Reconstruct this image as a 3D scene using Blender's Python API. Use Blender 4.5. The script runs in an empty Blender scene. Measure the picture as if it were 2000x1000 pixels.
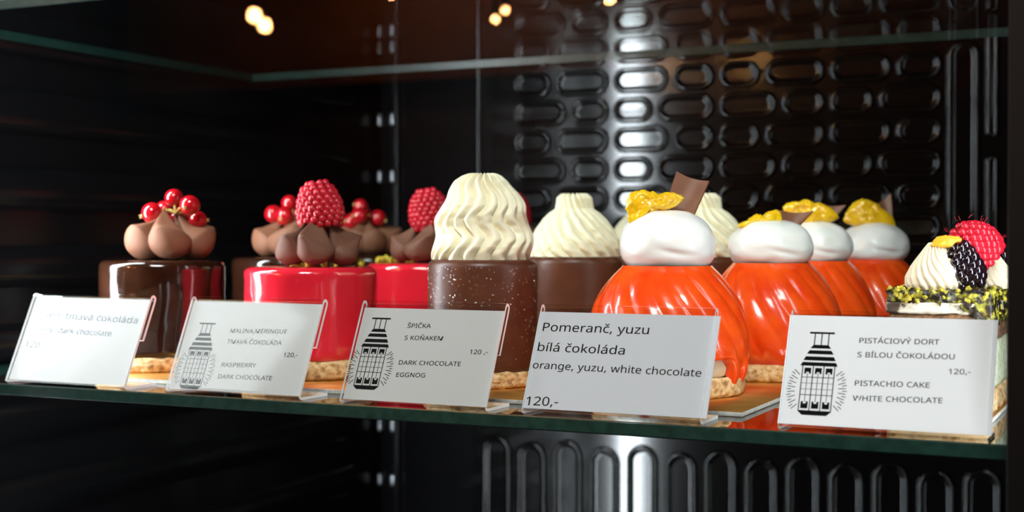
import bpy, bmesh, math, random
from math import sin, cos, pi, radians, sqrt, atan2, exp
from mathutils import Vector, Matrix, noise

scene = bpy.context.scene
COL = scene.collection
random.seed(7)

# ------------------------------------------------------------------ camera, world, lights, exposure
D, HC, YAW, PITCH, FPX = 0.586, 0.083, radians(25.7), radians(0.74), 2705.0
cam_data = bpy.data.cameras.new('camera')
cam_data.sensor_width = 36.0
cam_data.lens = FPX / 2000.0 * 36.0
cam_data.clip_start, cam_data.clip_end = 0.02, 30.0
cam_data.dof.use_dof = True
cam_data.dof.focus_distance = 0.68
cam_data.dof.aperture_fstop = 9.6
cam = bpy.data.objects.new('camera', cam_data)
cam.location = (0, -D, HC)
cam.rotation_euler = (pi / 2 - PITCH, 0, YAW)
COL.objects.link(cam)
scene.camera = cam
scene.view_settings.view_transform = 'Standard'
scene.view_settings.look = 'None'
scene.view_settings.gamma = 1.0
scene.view_settings.use_curve_mapping = False
scene.view_settings.exposure = 0.14

world = bpy.data.worlds.new('world')
scene.world = world
world.use_nodes = True
world.node_tree.nodes['Background'].inputs[0].default_value = (0.55, 0.65, 0.8, 1)
world.node_tree.nodes['Background'].inputs[1].default_value = 0.006


def area_light(name, loc, target, sx, sy, power, color):
    l = bpy.data.lights.new(name, 'AREA')
    l.shape = 'RECTANGLE'
    l.size, l.size_y = sx, sy
    l.energy = power
    l.color = color
    o = bpy.data.objects.new(name, l)
    o.location = loc
    d = Vector(target) - Vector(loc)
    o.rotation_euler = d.to_track_quat('-Z', 'Y').to_euler()
    COL.objects.link(o)
    return o


# daylight of the shop window at the front left, and an added fill light high in front
area_light('window_daylight', (-1.62, -0.84, 0.82), (-0.4, 0.05, 0.02), 0.50, 0.55, 5.0, (0.95, 0.98, 1.0))
area_light('front_fill', (0.15, -1.25, 1.38), (-0.3, 0.05, 0.02), 0.6, 0.5, 34, (1.0, 0.99, 0.975))

FWD = Vector((-sin(YAW), cos(YAW), 0))
RIGHT = Vector((cos(YAW), sin(YAW), 0))
CAM = Vector((0, -D, HC))
_f = Vector((-sin(YAW) * cos(PITCH), cos(YAW) * cos(PITCH), -sin(PITCH)))
_u = RIGHT.cross(_f)


def ray(px, py):
    return _f + RIGHT * ((px - 1000) / FPX) + _u * ((500 - py) / FPX)


def at_y(px, py, Y):
    r = ray(px, py)
    return CAM + r * ((Y + D) / r.y)


def at_z(px, py, Z):
    r = ray(px, py)
    return CAM + r * ((Z - HC) / r.z)


def at_plane(px, py, p, n):
    r = ray(px, py)
    return CAM + r * ((Vector(p) - CAM).dot(n) / r.dot(n))


# ------------------------------------------------------------------ materials
def mat(name, base, rough=0.5, metal=0.0, spec=0.5, coat=0.0, coat_rough=0.03, sss=0.0, sss_r=(1, .5, .3), sss_scale=0.002,
        var=None, var_scale=200.0, var_pos=(0.35, 0.65), bump=0.0, bump_scale=400.0, bump_dist=0.0005, trans=0.0):
    m = bpy.data.materials.new(name)
    m.use_nodes = True
    nt = m.node_tree
    b = nt.nodes['Principled BSDF']
    b.inputs['Base Color'].default_value = (*base, 1)
    b.inputs['Roughness'].default_value = rough
    b.inputs['Metallic'].default_value = metal
    b.inputs['Specular IOR Level'].default_value = spec
    b.inputs['Coat Weight'].default_value = coat
    b.inputs['Coat Roughness'].default_value = coat_rough
    b.inputs['Transmission Weight'].default_value = trans
    if sss:
        b.inputs['Subsurface Weight'].default_value = sss
        b.inputs['Subsurface Radius'].default_value = sss_r
        b.inputs['Subsurface Scale'].default_value = sss_scale
    tc = nt.nodes.new('ShaderNodeTexCoord')
    if var is not None:
        n = nt.nodes.new('ShaderNodeTexNoise')
        n.inputs['Scale'].default_value = var_scale
        n.inputs['Detail'].default_value = 5
        nt.links.new(tc.outputs['Object'], n.inputs['Vector'])
        r = nt.nodes.new('ShaderNodeValToRGB')
        cols = var if isinstance(var, list) else [base, var]
        r.color_ramp.elements[0].position = var_pos[0]
        r.color_ramp.elements[1].position = var_pos[1]
        r.color_ramp.elements[0].color = (*cols[0], 1)
        r.color_ramp.elements[1].color = (*cols[-1], 1)
        for i, c in enumerate(cols[1:-1]):
            e = r.color_ramp.elements.new(var_pos[0] + (var_pos[1] - var_pos[0]) * (i + 1) / (len(cols) - 1))
            e.color = (*c, 1)
        nt.links.new(n.outputs['Fac'], r.inputs['Fac'])
        nt.links.new(r.outputs['Color'], b.inputs['Base Color'])
    if bump:
        n = nt.nodes.new('ShaderNodeTexNoise')
        n.inputs['Scale'].default_value = bump_scale
        n.inputs['Detail'].default_value = 4
        nt.links.new(tc.outputs['Object'], n.inputs['Vector'])
        bp = nt.nodes.new('ShaderNodeBump')
        bp.inputs['Strength'].default_value = bump
        bp.inputs['Distance'].default_value = bump_dist
        nt.links.new(n.outputs['Fac'], bp.inputs['Height'])
        nt.links.new(bp.outputs['Normal'], b.inputs['Normal'])
    return m


def clear_mat(name, tint, ior=1.5, rough=0.0, haze=0.0, gain=1.0):
    """thin clear sheet: fresnel reflection over a straight look through"""
    m = bpy.data.materials.new(name)
    m.use_nodes = True
    nt = m.node_tree
    nt.nodes.remove(nt.nodes['Principled BSDF'])
    out = nt.nodes['Material Output']
    tr = nt.nodes.new('ShaderNodeBsdfTransparent')
    tr.inputs[0].default_value = (*tint, 1)
    gl = nt.nodes.new('ShaderNodeBsdfGlossy')
    gl.inputs['Roughness'].default_value = rough
    gl.inputs['Color'].default_value = (1, 1, 1, 1)
    fr = nt.nodes.new('ShaderNodeFresnel')
    fr.inputs['IOR'].default_value = ior
    ge = nt.nodes.new('ShaderNodeNewGeometry')
    inv = nt.nodes.new('ShaderNodeMath')
    inv.operation = 'SUBTRACT'
    inv.inputs[0].default_value = 1.0
    nt.links.new(ge.outputs['Backfacing'], inv.inputs[1])
    mu = nt.nodes.new('ShaderNodeMath')
    mu.operation = 'MULTIPLY'
    nt.links.new(fr.outputs[0], mu.inputs[0])
    nt.links.new(inv.outputs[0], mu.inputs[1])
    mg = nt.nodes.new('ShaderNodeMath')
    mg.operation = 'MULTIPLY'
    mg.inputs[1].default_value = gain
    nt.links.new(mu.outputs[0], mg.inputs[0])
    mx = nt.nodes.new('ShaderNodeMixShader')
    nt.links.new(mg.outputs[0], mx.inputs[0])
    nt.links.new(tr.outputs[0], mx.inputs[1])
    nt.links.new(gl.outputs[0], mx.inputs[2])
    nt.links.new(mx.outputs[0], out.inputs['Surface'])
    return m


def emit_mat(name, color, strength):
    m = bpy.data.materials.new(name)
    m.use_nodes = True
    nt = m.node_tree
    nt.nodes.remove(nt.nodes['Principled BSDF'])
    e = nt.nodes.new('ShaderNodeEmission')
    e.inputs[0].default_value = (*color, 1)
    e.inputs[1].default_value = strength
    nt.links.new(e.outputs[0], nt.nodes['Material Output'].inputs['Surface'])
    return m


M = {}
M['dark_glaze'] = mat('dark_glaze', (0.030, 0.0095, 0.0045), 0.12, coat=0.6, spec=0.5, var=(0.018, 0.006, 0.003), var_scale=60, bump=0.12, bump_scale=260, bump_dist=0.0004)
M['red_glaze'] = mat('red_glaze', (0.70, 0.016, 0.036), 0.16, coat=0.7, sss=0.2, sss_r=(1, .12, .12), sss_scale=0.003, bump=0.22, bump_scale=170, bump_dist=0.0006)
M['brown_coat'] = mat('brown_coat', (0.105, 0.031, 0.014), 0.38, spec=0.45, var=(0.085, 0.024, 0.011), var_scale=90, bump=0.1, bump_scale=500)
M['orange_glaze'] = mat('orange_glaze', (0.92, 0.095, 0.008), 0.22, spec=0.4, coat=0.35, sss=0.25, sss_r=(1, .3, .05), sss_scale=0.003, var=(0.80, 0.05, 0.004), var_scale=70, bump=0.1, bump_scale=220)
M['cream'] = mat('cream', (0.90, 0.84, 0.62), 0.42, spec=0.4, sss=0.25, sss_r=(1, .8, .5), sss_scale=0.0015)
M['cream_white'] = mat('cream_white', (0.72, 0.62, 0.45), 0.5, spec=0.35, sss=0.2, sss_r=(1, .8, .6), sss_scale=0.0015)
M['meringue'] = mat('meringue', (0.90, 0.885, 0.86), 0.30, spec=0.45, coat=0.15, coat_rough=0.15, sss=0.3, sss_r=(1, .9, .8), sss_scale=0.002)
M['mousse'] = mat('mousse', (0.215, 0.088, 0.048), 0.62, spec=0.3, bump=0.12, bump_scale=900)
M['mousse_dark'] = mat('mousse_dark', (0.150, 0.066, 0.042), 0.6, spec=0.3, bump=0.12, bump_scale=900)
M['biscuit'] = mat('biscuit', (0.66, 0.43, 0.19), 0.85, var=[(0.30, 0.14, 0.05), (0.66, 0.42, 0.18), (0.80, 0.60, 0.36)], var_scale=330, var_pos=(0.3, 0.68), bump=0.8, bump_scale=600, bump_dist=0.001)
M['berry'] = mat('berry', (0.52, 0.006, 0.012), 0.1, spec=0.6, coat=0.4, sss=0.3, sss_r=(1, .1, .1), sss_scale=0.003, var=(0.38, 0.004, 0.01), var_scale=120)
M['raspberry'] = mat('raspberry', (0.44, 0.007, 0.020), 0.25, spec=0.5, sss=0.15, sss_r=(1, .15, .15), sss_scale=0.002, var=(0.56, 0.016, 0.035), var_scale=90)
M['blackberry'] = mat('blackberry', (0.008, 0.003, 0.006), 0.12, spec=0.6, coat=0.3)
M['stem'] = mat('stem', (0.42, 0.27, 0.06), 0.6)
M['calyx'] = mat('calyx', (0.45, 0.28, 0.10), 0.8)
M['pistachio'] = mat('pistachio', (0.62, 0.46, 0.03), 0.6, var=[(0.16, 0.19, 0.015), (0.50, 0.40, 0.03), (0.72, 0.50, 0.05)], var_scale=1.2, bump=0.4, bump_scale=700)
M['pulp'] = mat('pulp', (0.95, 0.60, 0.015), 0.2, spec=0.5, coat=0.3, sss=0.5, sss_r=(1, .7, .1), sss_scale=0.004, var=(0.90, 0.50, 0.008), var_scale=300)
M['milk_choc'] = mat('milk_choc', (0.235, 0.094, 0.052), 0.42, var=(0.20, 0.078, 0.042), var_scale=130, bump=0.08, bump_scale=500)
M['gold'] = mat('gold_board', (0.78, 0.40, 0.10), 0.36, metal=0.8, var=(0.66, 0.31, 0.065), var_scale=60, bump=0.10, bump_scale=120)
M['board_edge'] = mat('board_edge', (0.42, 0.40, 0.37), 0.8, var=(0.30, 0.29, 0.27), var_scale=500)
M['black_plastic'] = mat('black_plastic', (0.003, 0.0028, 0.0028), 0.105, spec=0.5)
M['black_matte'] = mat('black_matte', (0.0025, 0.0025, 0.0025), 0.5, spec=0.12)
M['black_gloss'] = mat('black_gloss', (0.003, 0.003, 0.0035), 0.2, spec=0.22)
M['steel'] = mat('steel', (0.45, 0.47, 0.50), 0.3, metal=1.0)
M['glass'] = clear_mat('front_glass', (0.97, 0.985, 0.98), 1.5)
M['shelf_glass'] = clear_mat('shelf_glass', (0.94, 0.975, 0.96), 1.52)
M['glass_edge'] = mat('glass_edge', (0.012, 0.045, 0.036), 0.32, spec=0.5, var=(0.006, 0.026, 0.021), var_scale=160, bump=0.15, bump_scale=300)
M['acrylic'] = clear_mat('acrylic', (0.97, 0.975, 0.975), 1.49, rough=0.06)
M['acrylic_edge'] = mat('acrylic_edge', (0.96, 0.97, 0.97), 0.2, spec=0.6, coat=0.4, trans=0.0)
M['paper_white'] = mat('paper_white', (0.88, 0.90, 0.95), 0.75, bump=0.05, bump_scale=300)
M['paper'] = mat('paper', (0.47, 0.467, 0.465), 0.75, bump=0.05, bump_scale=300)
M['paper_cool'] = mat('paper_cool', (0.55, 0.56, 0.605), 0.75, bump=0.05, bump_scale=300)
M['ink'] = mat('ink', (0.004, 0.004, 0.005), 0.8, spec=0.1)
M['ink_blue'] = mat('ink_blue', (0.13, 0.16, 0.25), 0.6)
M['ink_glare'] = mat('ink_glare', (0.085, 0.10, 0.14), 0.8, spec=0.1)  # glare over the leftmost tag is put into this greyed ink colour
M['led'] = emit_mat('led_diffuser', (0.86, 0.93, 1.0), 72.0)
M['bulb'] = emit_mat('warm_bulb', (1.0, 0.45, 0.14), 220.0)
M['wood_dark'] = mat('dark_wood', (0.022, 0.009, 0.004), 0.6, var=(0.012, 0.005, 0.003), var_scale=2)
M['wood'] = mat('brown_wood', (0.20, 0.075, 0.025), 0.6, var=(0.12, 0.04, 0.014), var_scale=3)
M['drop'] = clear_mat('water', (0.95, 0.95, 0.95), 1.6, gain=5.0)
M['green_sponge'] = mat('green_sponge', (0.62, 0.64, 0.42), 0.9, var=[(0.50, 0.53, 0.28), (0.76, 0.79, 0.54), (0.84, 0.85, 0.66)], var_scale=380, bump=0.8, bump_scale=700, bump_dist=0.001)
M['brown_sponge'] = mat('brown_sponge', (0.20, 0.085, 0.03), 0.9, var=[(0.07, 0.028, 0.01), (0.30, 0.14, 0.055)], var_scale=400, bump=0.8, bump_scale=700, bump_dist=0.001)
M['nut_topping'] = mat('nut_topping', (0.03, 0.02, 0.01), 0.35, spec=0.5, var=[(0.012, 0.008, 0.006), (0.030, 0.022, 0.008), (0.25, 0.24, 0.02), (0.55, 0.45, 0.05)], var_scale=230, var_pos=(0.42, 0.68), bump=0.8, bump_scale=420, bump_dist=0.0012)
M['cream_smear'] = mat('cream_smear', (0.74, 0.70, 0.60), 0.6, var=[(0.05, 0.03, 0.02), (0.48, 0.43, 0.33), (0.62, 0.58, 0.49)], var_scale=85, var_pos=(0.42, 0.52), bump=0.5, bump_scale=350)
M['peel'] = mat('candied_peel', (0.74, 0.36, 0.02), 0.45, sss=0.1, sss_scale=0.002, bump=0.4, bump_scale=600)


# ------------------------------------------------------------------ object helpers
def link_mesh(name, verts, faces, m, parent=None, smooth=True, fmat=None, loc=None):
    me = bpy.data.meshes.new(name)
    me.from_pydata([tuple(v) for v in verts], [], faces)
    for k in (m if isinstance(m, (list, tuple)) else [m]):
        me.materials.append(k)
    if fmat:
        for p, k in zip(me.polygons, fmat):
            p.material_index = k
    if smooth:
        me.polygons.foreach_set('use_smooth', [True] * len(me.polygons))
    me.update()
    o = bpy.data.objects.new(name, me)
    COL.objects.link(o)
    if parent:
        o.parent = parent
    if loc is not None:
        o.location = loc
    return o


def fix_normals(o):
    bm = bmesh.new()
    bm.from_mesh(o.data)
    bmesh.ops.recalc_face_normals(bm, faces=bm.faces)
    bm.to_mesh(o.data)
    bm.free()
    return o


def sharp(o, deg=35):
    bm = bmesh.new()
    bm.from_mesh(o.data)
    for e in bm.edges:
        e.smooth = not (len(e.link_faces) == 2 and e.calc_face_angle(0) > radians(deg))
    bm.to_mesh(o.data)
    bm.free()
    return o


def thing(name, label, cat, loc=(0, 0, 0), rotz=0.0, group=None):
    o = bpy.data.objects.new(name, None)
    o.empty_display_size = 0.01
    COL.objects.link(o)
    o.location = loc
    o.rotation_euler = (0, 0, rotz)
    o['label'] = label
    o['category'] = cat
    if group:
        o['group'] = group
    return o


def tag(o, label, cat, group=None):
    o['label'] = label
    o['category'] = cat
    if group:
        o['group'] = group
    return o


def struct(o):
    o['kind'] = 'structure'
    return o


def kids(o):
    return [c for c in bpy.data.objects if c.parent == o]


def dup(root, label, loc, rotz=0.0, scale=1.0):
    def cp(o, parent):
        c = o.copy()
        COL.objects.link(c)
        if parent:
            c.parent = parent
        for ch in kids(o):
            if ch != c:
                cp(ch, c)
        return c
    r = cp(root, None)
    r.location = loc
    r.rotation_euler = (0, 0, rotz)
    r.scale = (scale,) * 3
    r['label'] = label
    return r


class MB:
    def __init__(s):
        s.v, s.f, s.m = [], [], []

    def grid(s, fn, nu, nv, cu=False, cv=False, mi=0, flip=False):
        """fn(u, v) -> point; u, v in 0..1"""
        b = len(s.v)
        NU, NV = (nu if cu else nu + 1), (nv if cv else nv + 1)
        for j in range(NV):
            for i in range(NU):
                s.v.append(Vector(fn(i / nu, j / nv)))
        for j in range(nv):
            for i in range(nu):
                a = b + (j % NV) * NU + i % NU
                c = b + (j % NV) * NU + (i + 1) % NU
                d = b + ((j + 1) % NV) * NU + (i + 1) % NU
                e = b + ((j + 1) % NV) * NU + i % NU
                s.f.append((a, e, d, c) if flip else (a, c, d, e))
                s.m.append(mi)
        return s

    def box(s, lo, hi, mi=0):
        b = len(s.v)
        for z in (lo[2], hi[2]):
            for x, y in ((lo[0], lo[1]), (hi[0], lo[1]), (hi[0], hi[1]), (lo[0], hi[1])):
                s.v.append(Vector((x, y, z)))
        for q in ((3, 2, 1, 0), (4, 5, 6, 7), (0, 1, 5, 4), (1, 2, 6, 5), (2, 3, 7, 6), (3, 0, 4, 7)):
            s.f.append(tuple(b + k for k in q))
            s.m.append(mi)
        return s

    def sphere(s, c, r, nu=16, nv=10, sc=(1, 1, 1), rot=None, mi=0):
        c = Vector(c)

        def fn(u, v):
            a, t = u * 2 * pi, -pi / 2 + v * pi
            p = Vector((cos(a) * cos(t) * sc[0], sin(a) * cos(t) * sc[1], sin(t) * sc[2])) * r
            return c + (rot @ p if rot else p)
        return s.grid(fn, nu, nv, cu=True, mi=mi)

    def tube(s, path, rad, n=10, mi=0):
        path = [Vector(p) for p in path]
        k = len(path) - 1

        def fn(u, v):
            i = min(int(round(v * k)), k)
            t = (path[min(i + 1, k)] - path[max(i - 1, 0)]).normalized()
            a = Vector((0, 0, 1)) if abs(t.z) < 0.9 else Vector((1, 0, 0))
            x = t.cross(a).normalized()
            y = t.cross(x)
            r = rad(v) if callable(rad) else rad
            return path[i] + (x * cos(u * 2 * pi) + y * sin(u * 2 * pi)) * r
        return s.grid(fn, n, k, cu=True, mi=mi)

    def poly(s, pts, mi=0):
        b = len(s.v)
        s.v += [Vector(p) for p in pts]
        s.f.append(tuple(range(b, b + len(pts))))
        s.m.append(mi)
        return s

    def build(s, name, m, parent=None, smooth=True, fix=True, loc=None, sharp_deg=None):
        o = link_mesh(name, s.v, s.f, m, parent, smooth, s.m, loc)
        if fix:
            bm = bmesh.new()
            bm.from_mesh(o.data)
            bmesh.ops.remove_doubles(bm, verts=bm.verts, dist=1e-7)
            bmesh.ops.recalc_face_normals(bm, faces=bm.faces)
            bm.to_mesh(o.data)
            bm.free()
        if sharp_deg:
            sharp(o, sharp_deg)
        return o


def lathe(profile, n, disp=None):
    """profile list of (r, z) bottom to top"""
    m = MB()
    k = len(profile) - 1

    def fn(u, v):
        r, z = profile[int(round(v * k))]
        a = u * 2 * pi
        p = Vector((r * cos(a), r * sin(a), z))
        return p + disp(p, a) if disp else p
    return m.grid(fn, n, k, cu=True)


def interp(tab, x):
    """smooth (monotone-ish) interpolation in a table of (x, y)"""
    if x <= tab[0][0]:
        return tab[0][1]
    for (x0, y0), (x1, y1) in zip(tab, tab[1:]):
        if x <= x1:
            t = (x - x0) / (x1 - x0)
            return y0 + (y1 - y0) * t
    return tab[-1][1]


def nz(p, f, seed=0.0):
    return noise.noise(Vector((p[0] * f + seed, p[1] * f + seed * 1.7, p[2] * f - seed)))


def bx(name, lo, hi, m, parent=None, bev=0.0, seg=2):
    o = MB().box(lo, hi).build(name, m, parent, smooth=False)
    if bev:
        bm = bmesh.new()
        bm.from_mesh(o.data)
        bmesh.ops.bevel(bm, geom=list(bm.edges), offset=bev, segments=seg, affect='EDGES', profile=0.5)
        bm.to_mesh(o.data)
        bm.free()
        o.data.polygons.foreach_set('use_smooth', [True] * len(o.data.polygons))
        sharp(o, 50)
    return o


# ------------------------------------------------------------------ the cabinet (setting)
YB = 0.58                       # back wall
XL, XR = -0.700, -0.040         # inner side walls
ZB, ZT = -0.34, 0.42
struct(bx('wall_back', (XL - .02, YB, ZB), (XR + .02, YB + .02, ZT), M['black_gloss']))
struct(bx('wall_right', (XR, -0.03, ZB), (XR + .02, YB, ZT), M['black_matte']))
struct(bx('floor', (XL - .02, -0.03, ZB - .02), (XR + .02, YB + .02, ZB), M['black_gloss']))
struct(bx('ceiling', (XL - .02, -0.03, ZT), (XR + .02, YB + .02, ZT + .02), M['black_matte']))
# left wall with long horizontal ribs
m = MB().box((XL - .02, -0.03, ZB), (XL, YB, ZT))
for k in range(14):
    z = -0.30 + k * 0.052
    def rib(u, v, z=z):
        a = u * pi
        return (XL + 0.006 * sin(a), 0.0 + v * (YB - 0.06), z - 0.014 * cos(a))
    m.grid(rib, 10, 1)
struct(m.build('wall_left', M['black_gloss'], smooth=True, sharp_deg=30))

# half-round bead on the back wall, left of the embossed panel
xs = at_y(936, 300, YB).x
def bead(u, v):
    a = u * pi
    return (xs - 0.0035 * cos(a), YB - 0.004 * sin(a), ZB + v * (ZT - ZB))
struct(MB().grid(bead, 10, 1).build('trim_1', M['black_plastic']))


def stadium(x0, x1, z0, z1, inset, n=12):
    """closed outline of a rounded slot in the xz plane"""
    x0, x1, z0, z1 = x0 + inset, x1 - inset, z0 + inset, z1 - inset
    w, h = x1 - x0, z1 - z0
    r = min(w, h) / 2
    pts = []
    for (cx, cz, a0) in ((x1 - r, z1 - r, 0), (x0 + r, z1 - r, pi / 2), (x0 + r, z0 + r, pi), (x1 - r, z0 + r, 3 * pi / 2)):
        for k in range(n + 1):
            a = a0 + pi / 2 * k / n
            pts.append((cx + r * cos(a), cz + r * sin(a)))
    return pts


def emboss(mb, x0, x1, z0, z1, y):
    """a pressed slot: a raised rounded rim round a shallow domed middle"""
    prof = [(0, 0.0), (.0006, .0016), (.0016, .0028), (.0029, .0032), (.0042, .0027), (.0053, .0014), (.0062, .0009), (.0070, .0008), (.0076, .0008)]
    rings = [[(p[0], y - h, p[1]) for p in stadium(x0, x1, z0, z1, ins)] for ins, h in prof if ins < min(x1 - x0, z1 - z0) / 2 - .0003]
    b = len(mb.v)
    n = len(rings[0])
    for r in rings:
        mb.v += [Vector(p) for p in r]
    for j in range(len(rings) - 1):
        for i in range(n):
            mb.f.append((b + j * n + i, b + j * n + (i + 1) % n, b + (j + 1) * n + (i + 1) % n, b + (j + 1) * n + i))
            mb.m.append(0)
    mb.f.append(tuple(b + (len(rings) - 1) * n + i for i in range(n)))
    mb.m.append(0)


YP = YB - 0.004
panel = MB().box((-0.580, YP, -0.085), (-0.118, YB, 0.40))
units = [-0.5590, -0.4600, -0.3620, -0.2660, -0.1710]
rows = [(.118, 'A'), (.1445, 'B'), (.171, 'A'), (.1975, 'B'), (.224, 'A'), (.2505, 'A'), (.277, 'B'), (.3035, 'A'), (.33, 'B'), (.3565, 'A'), (.383, 'B')]
rows += [(.0915, 'B'), (.065, 'A'), (.0385, 'B'), (.012, 'A'), (-.0145, 'B'), (-.041, 'A'), (-.0675, 'B')]
for z, kind in rows:
    for ui, (a, b) in enumerate(zip(units, units[1:])):
        w = b - a
        first_long = (kind == 'B') ^ (ui % 2 == 1)
        s = a + w * (0.575 if first_long else 0.425)
        for x0, x1 in ((a, s), (s, b)):
            emboss(panel, x0 + .0015, x1 - .0015, z - .0132 + .0008, z + .0132 - .0008, YP)
xg0, xg1 = at_y(1848, 200, YP).x, at_y(1915, 200, YP).x
emboss(panel, xg0, xg1, -.07, .205 + .038, YP)
emboss(panel, xg0, xg1, .262, .39, YP)
xg0, xg1 = at_y(1924, 200, YP).x, at_y(1953, 200, YP).x
emboss(panel, xg0, xg1, .162, .249, YP)
emboss(panel, xg0, xg1, -.07, .15, YP)
emboss(panel, xg0, xg1, .262, .39, YP)
po = panel.build('embossed_panel', M['black_plastic'], fix=False, sharp_deg=55)
tag(po, 'glossy black back panel embossed with rows of small rounded slots above the shelf', 'panel')

vent = MB().box((-0.600, YP, ZB), (-0.118, YB, -0.088))
x = -0.590
for k in range(13):
    emboss(vent, x, x + .0305, -0.335, -0.101 - .004 * (k % 2), YP)
    x += 0.0362
vo = vent.build('vent_panel', M['black_plastic'], fix=False, sharp_deg=55)
tag(vo, 'black panel of tall upright rounded slots below the shelf', 'panel')

# slotted shelf rail in the back left corner with bright clips
xr = at_y(762, 300, YB).x
rail = thing('shelf_rail', 'narrow black upright rail with bright metal clips in the dark back corner', 'rail', (xr, YB, ZB))
bx('upright', (-.012, -.006, 0), (.012, 0, ZT - ZB), M['black_gloss'], rail, bev=.001)
for zc in (-.205, -.152, -.099, .143, .198, .268):
    for sx in (-.0072, .0072):
        c = bx('clip', (sx - .0026, -.011, zc - ZB - .006), (sx + .0026, -.0055, zc - ZB + .006), M['steel'], rail, bev=.0012)

# front glass and posts
fg = bx('window_1', (XL - .02, -0.034, ZB), (-0.058, -0.030, ZT), M['glass'])
struct(fg)
xp = at_y(1968, 500, -0.036).x
struct(bx('trim_2', (xp, -0.038, ZB - .02), (xp + .10, -0.012, ZT + .02), M['black_matte'], bev=.001))
struct(bx('trim_3', (XL - .05, -0.038, ZB - .02), (XL - .004, -0.012, ZT + .02), M['black_matte'], bev=.001))

# LED strips behind the two front posts
for (x, y, rot, lab, gain) in ((-0.657, 0.010, radians(-50), 'upright white light strip at the left front post', 1.0), (-0.0500, 0.042, radians(24), 'upright white light strip behind the right front post', 0.5)):
    t = thing('led_strip', lab, 'light', (x, y, ZB + .02), rot)
    hw = .014 if gain == 1.0 else .007
    bx('housing', (-hw - .002, -.006, 0), (hw + .002, .001, .70), M['steel'], t, bev=.0008)
    e = M['led'] if gain == 1.0 else emit_mat('led_diffuser_dim', (0.90, 0.95, 1.0), 25.0)
    def lens(u, v):
        a = u * pi
        return (-hw * cos(a), .001 + .003 * sin(a), .004 + v * .692)
    MB().grid(lens, 8, 1).build('diffuser', e, t)


def glass_shelf(name, label, x0, x1, y0, y1, z0, z1):
    o = MB().box((x0, y0, z0), (x1, y1, z1)).build(name, [M['shelf_glass'], M['glass_edge']], smooth=False)
    bm = bmesh.new()
    bm.from_mesh(o.data)
    bmesh.ops.bevel(bm, geom=[e for e in bm.edges if abs(e.verts[0].co.z - e.verts[1].co.z) < 1e-6], offset=.0006, segments=2, affect='EDGES')
    for f in bm.faces:
        f.material_index = 0 if abs(f.normal.z) > 0.95 else 1
    bm.to_mesh(o.data)
    bm.free()
    return tag(o, label, 'shelf')


glass_shelf('glass_shelf', 'thick green edged glass shelf that carries the desserts and price tags', -0.694, -0.052, 0.0, 0.44, -0.0066, 0.0)
glass_shelf('glass_shelf', 'empty upper glass shelf with thin green edge above the desserts', -0.694, -0.052, 0.0, 0.359, 0.2130, 0.2190)

# ------------------------------------------------------------------ the shop behind the viewer, seen as reflections in the front glass
struct(bx('wall_front', (-7.5, -3.5, -1.2), (3, -3.4, 2.2), M['wood_dark']))
struct(bx('trim_4', (-3.35, -3.4, 0.58), (0.6, -3.3, 1.6), M['wood'], bev=.01))


def mirrored(px, py, dist):
    r = ray(px, py)
    p = CAM + r * ((-0.034 + D) / r.y)
    q = Vector((r.x, -r.y, r.z))
    return p + q * (dist / q.length)


for i, (px, py, dist, r) in enumerate(((497, 30, 3.0, .0125), (517, 50, 3.0, .0120), (968, 38, 2.9, .0060), (987, 20, 2.9, .0060), (1191, -4, 2.8, .0090), (505, -22, 3.4, .016), (765, -16, 3.0, .012))):  # second bulb of each pair is added for a second pane's reflection
    p = mirrored(px, py, dist)
    t = thing('pendant_lamp', ['warm pendant bulb mirrored in the glass at upper left, upper of the bright pair', 'added bulb for the lamp reflection of a second pane, lower of the bright pair',
                               'small orange bulb mirrored near the top middle, lower of the faint pair', 'added small bulb for the reflection of a second pane, upper of the faint pair',
                               'orange bulb mirrored at the top edge above the bright slots', 'orange bulb cut by the top edge above the bright pair', 'orange bulb cut by the top edge between the two bulb pairs'][i], 'lamp', p, 0, 'pendant lamps in the shop')
    MB().sphere((0, 0, 0), r * 1.3, 16, 10, sc=(1, 1, 1.1)).build('bulb', M['bulb'], t)
    MB().tube([(0, 0, r * 1.1), (0, 0, r * 1.1 + .02), (0, 0, r * 1.1 + .04)], .007, 10).build('socket', M['black_matte'], t)
    MB().tube([(0, 0, .05), (0, 0, .4), (0, 0, .8)], .002, 6).build('cord', M['black_matte'], t)
pl = bpy.data.lights.new('wall_fill', 'POINT')  # added point light that warms the shop wall, apart from the bulbs
pl.energy = 60
pl.color = (1.0, 0.5, 0.2)
pl.shadow_soft_size = 0.1
plo = bpy.data.objects.new('wall_fill', pl)
plo.location = mirrored(760, -300, 3.25)
COL.objects.link(plo)

# ------------------------------------------------------------------ boards
def cake_board(name, label, x0, x1, y0, y1):
    o = bx(name, (x0, y0, 0.0002), (x1, y1, 0.0022), M['gold'], bev=.0002, seg=1)
    o.data.materials.append(M['board_edge'])
    for p in o.data.polygons:
        if abs(p.normal.z) < .9:
            p.material_index = 1
    return tag(o, label, 'cake board')


TB = 0.0022
cake_board('cake_board', 'long gold cake board under the glazed desserts', -0.628, -0.1815, 0.037, 0.425)
cake_board('cake_board', 'small gold cake board under the pistachio slice', -0.150, -0.0745, 0.052, 0.31)


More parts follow.
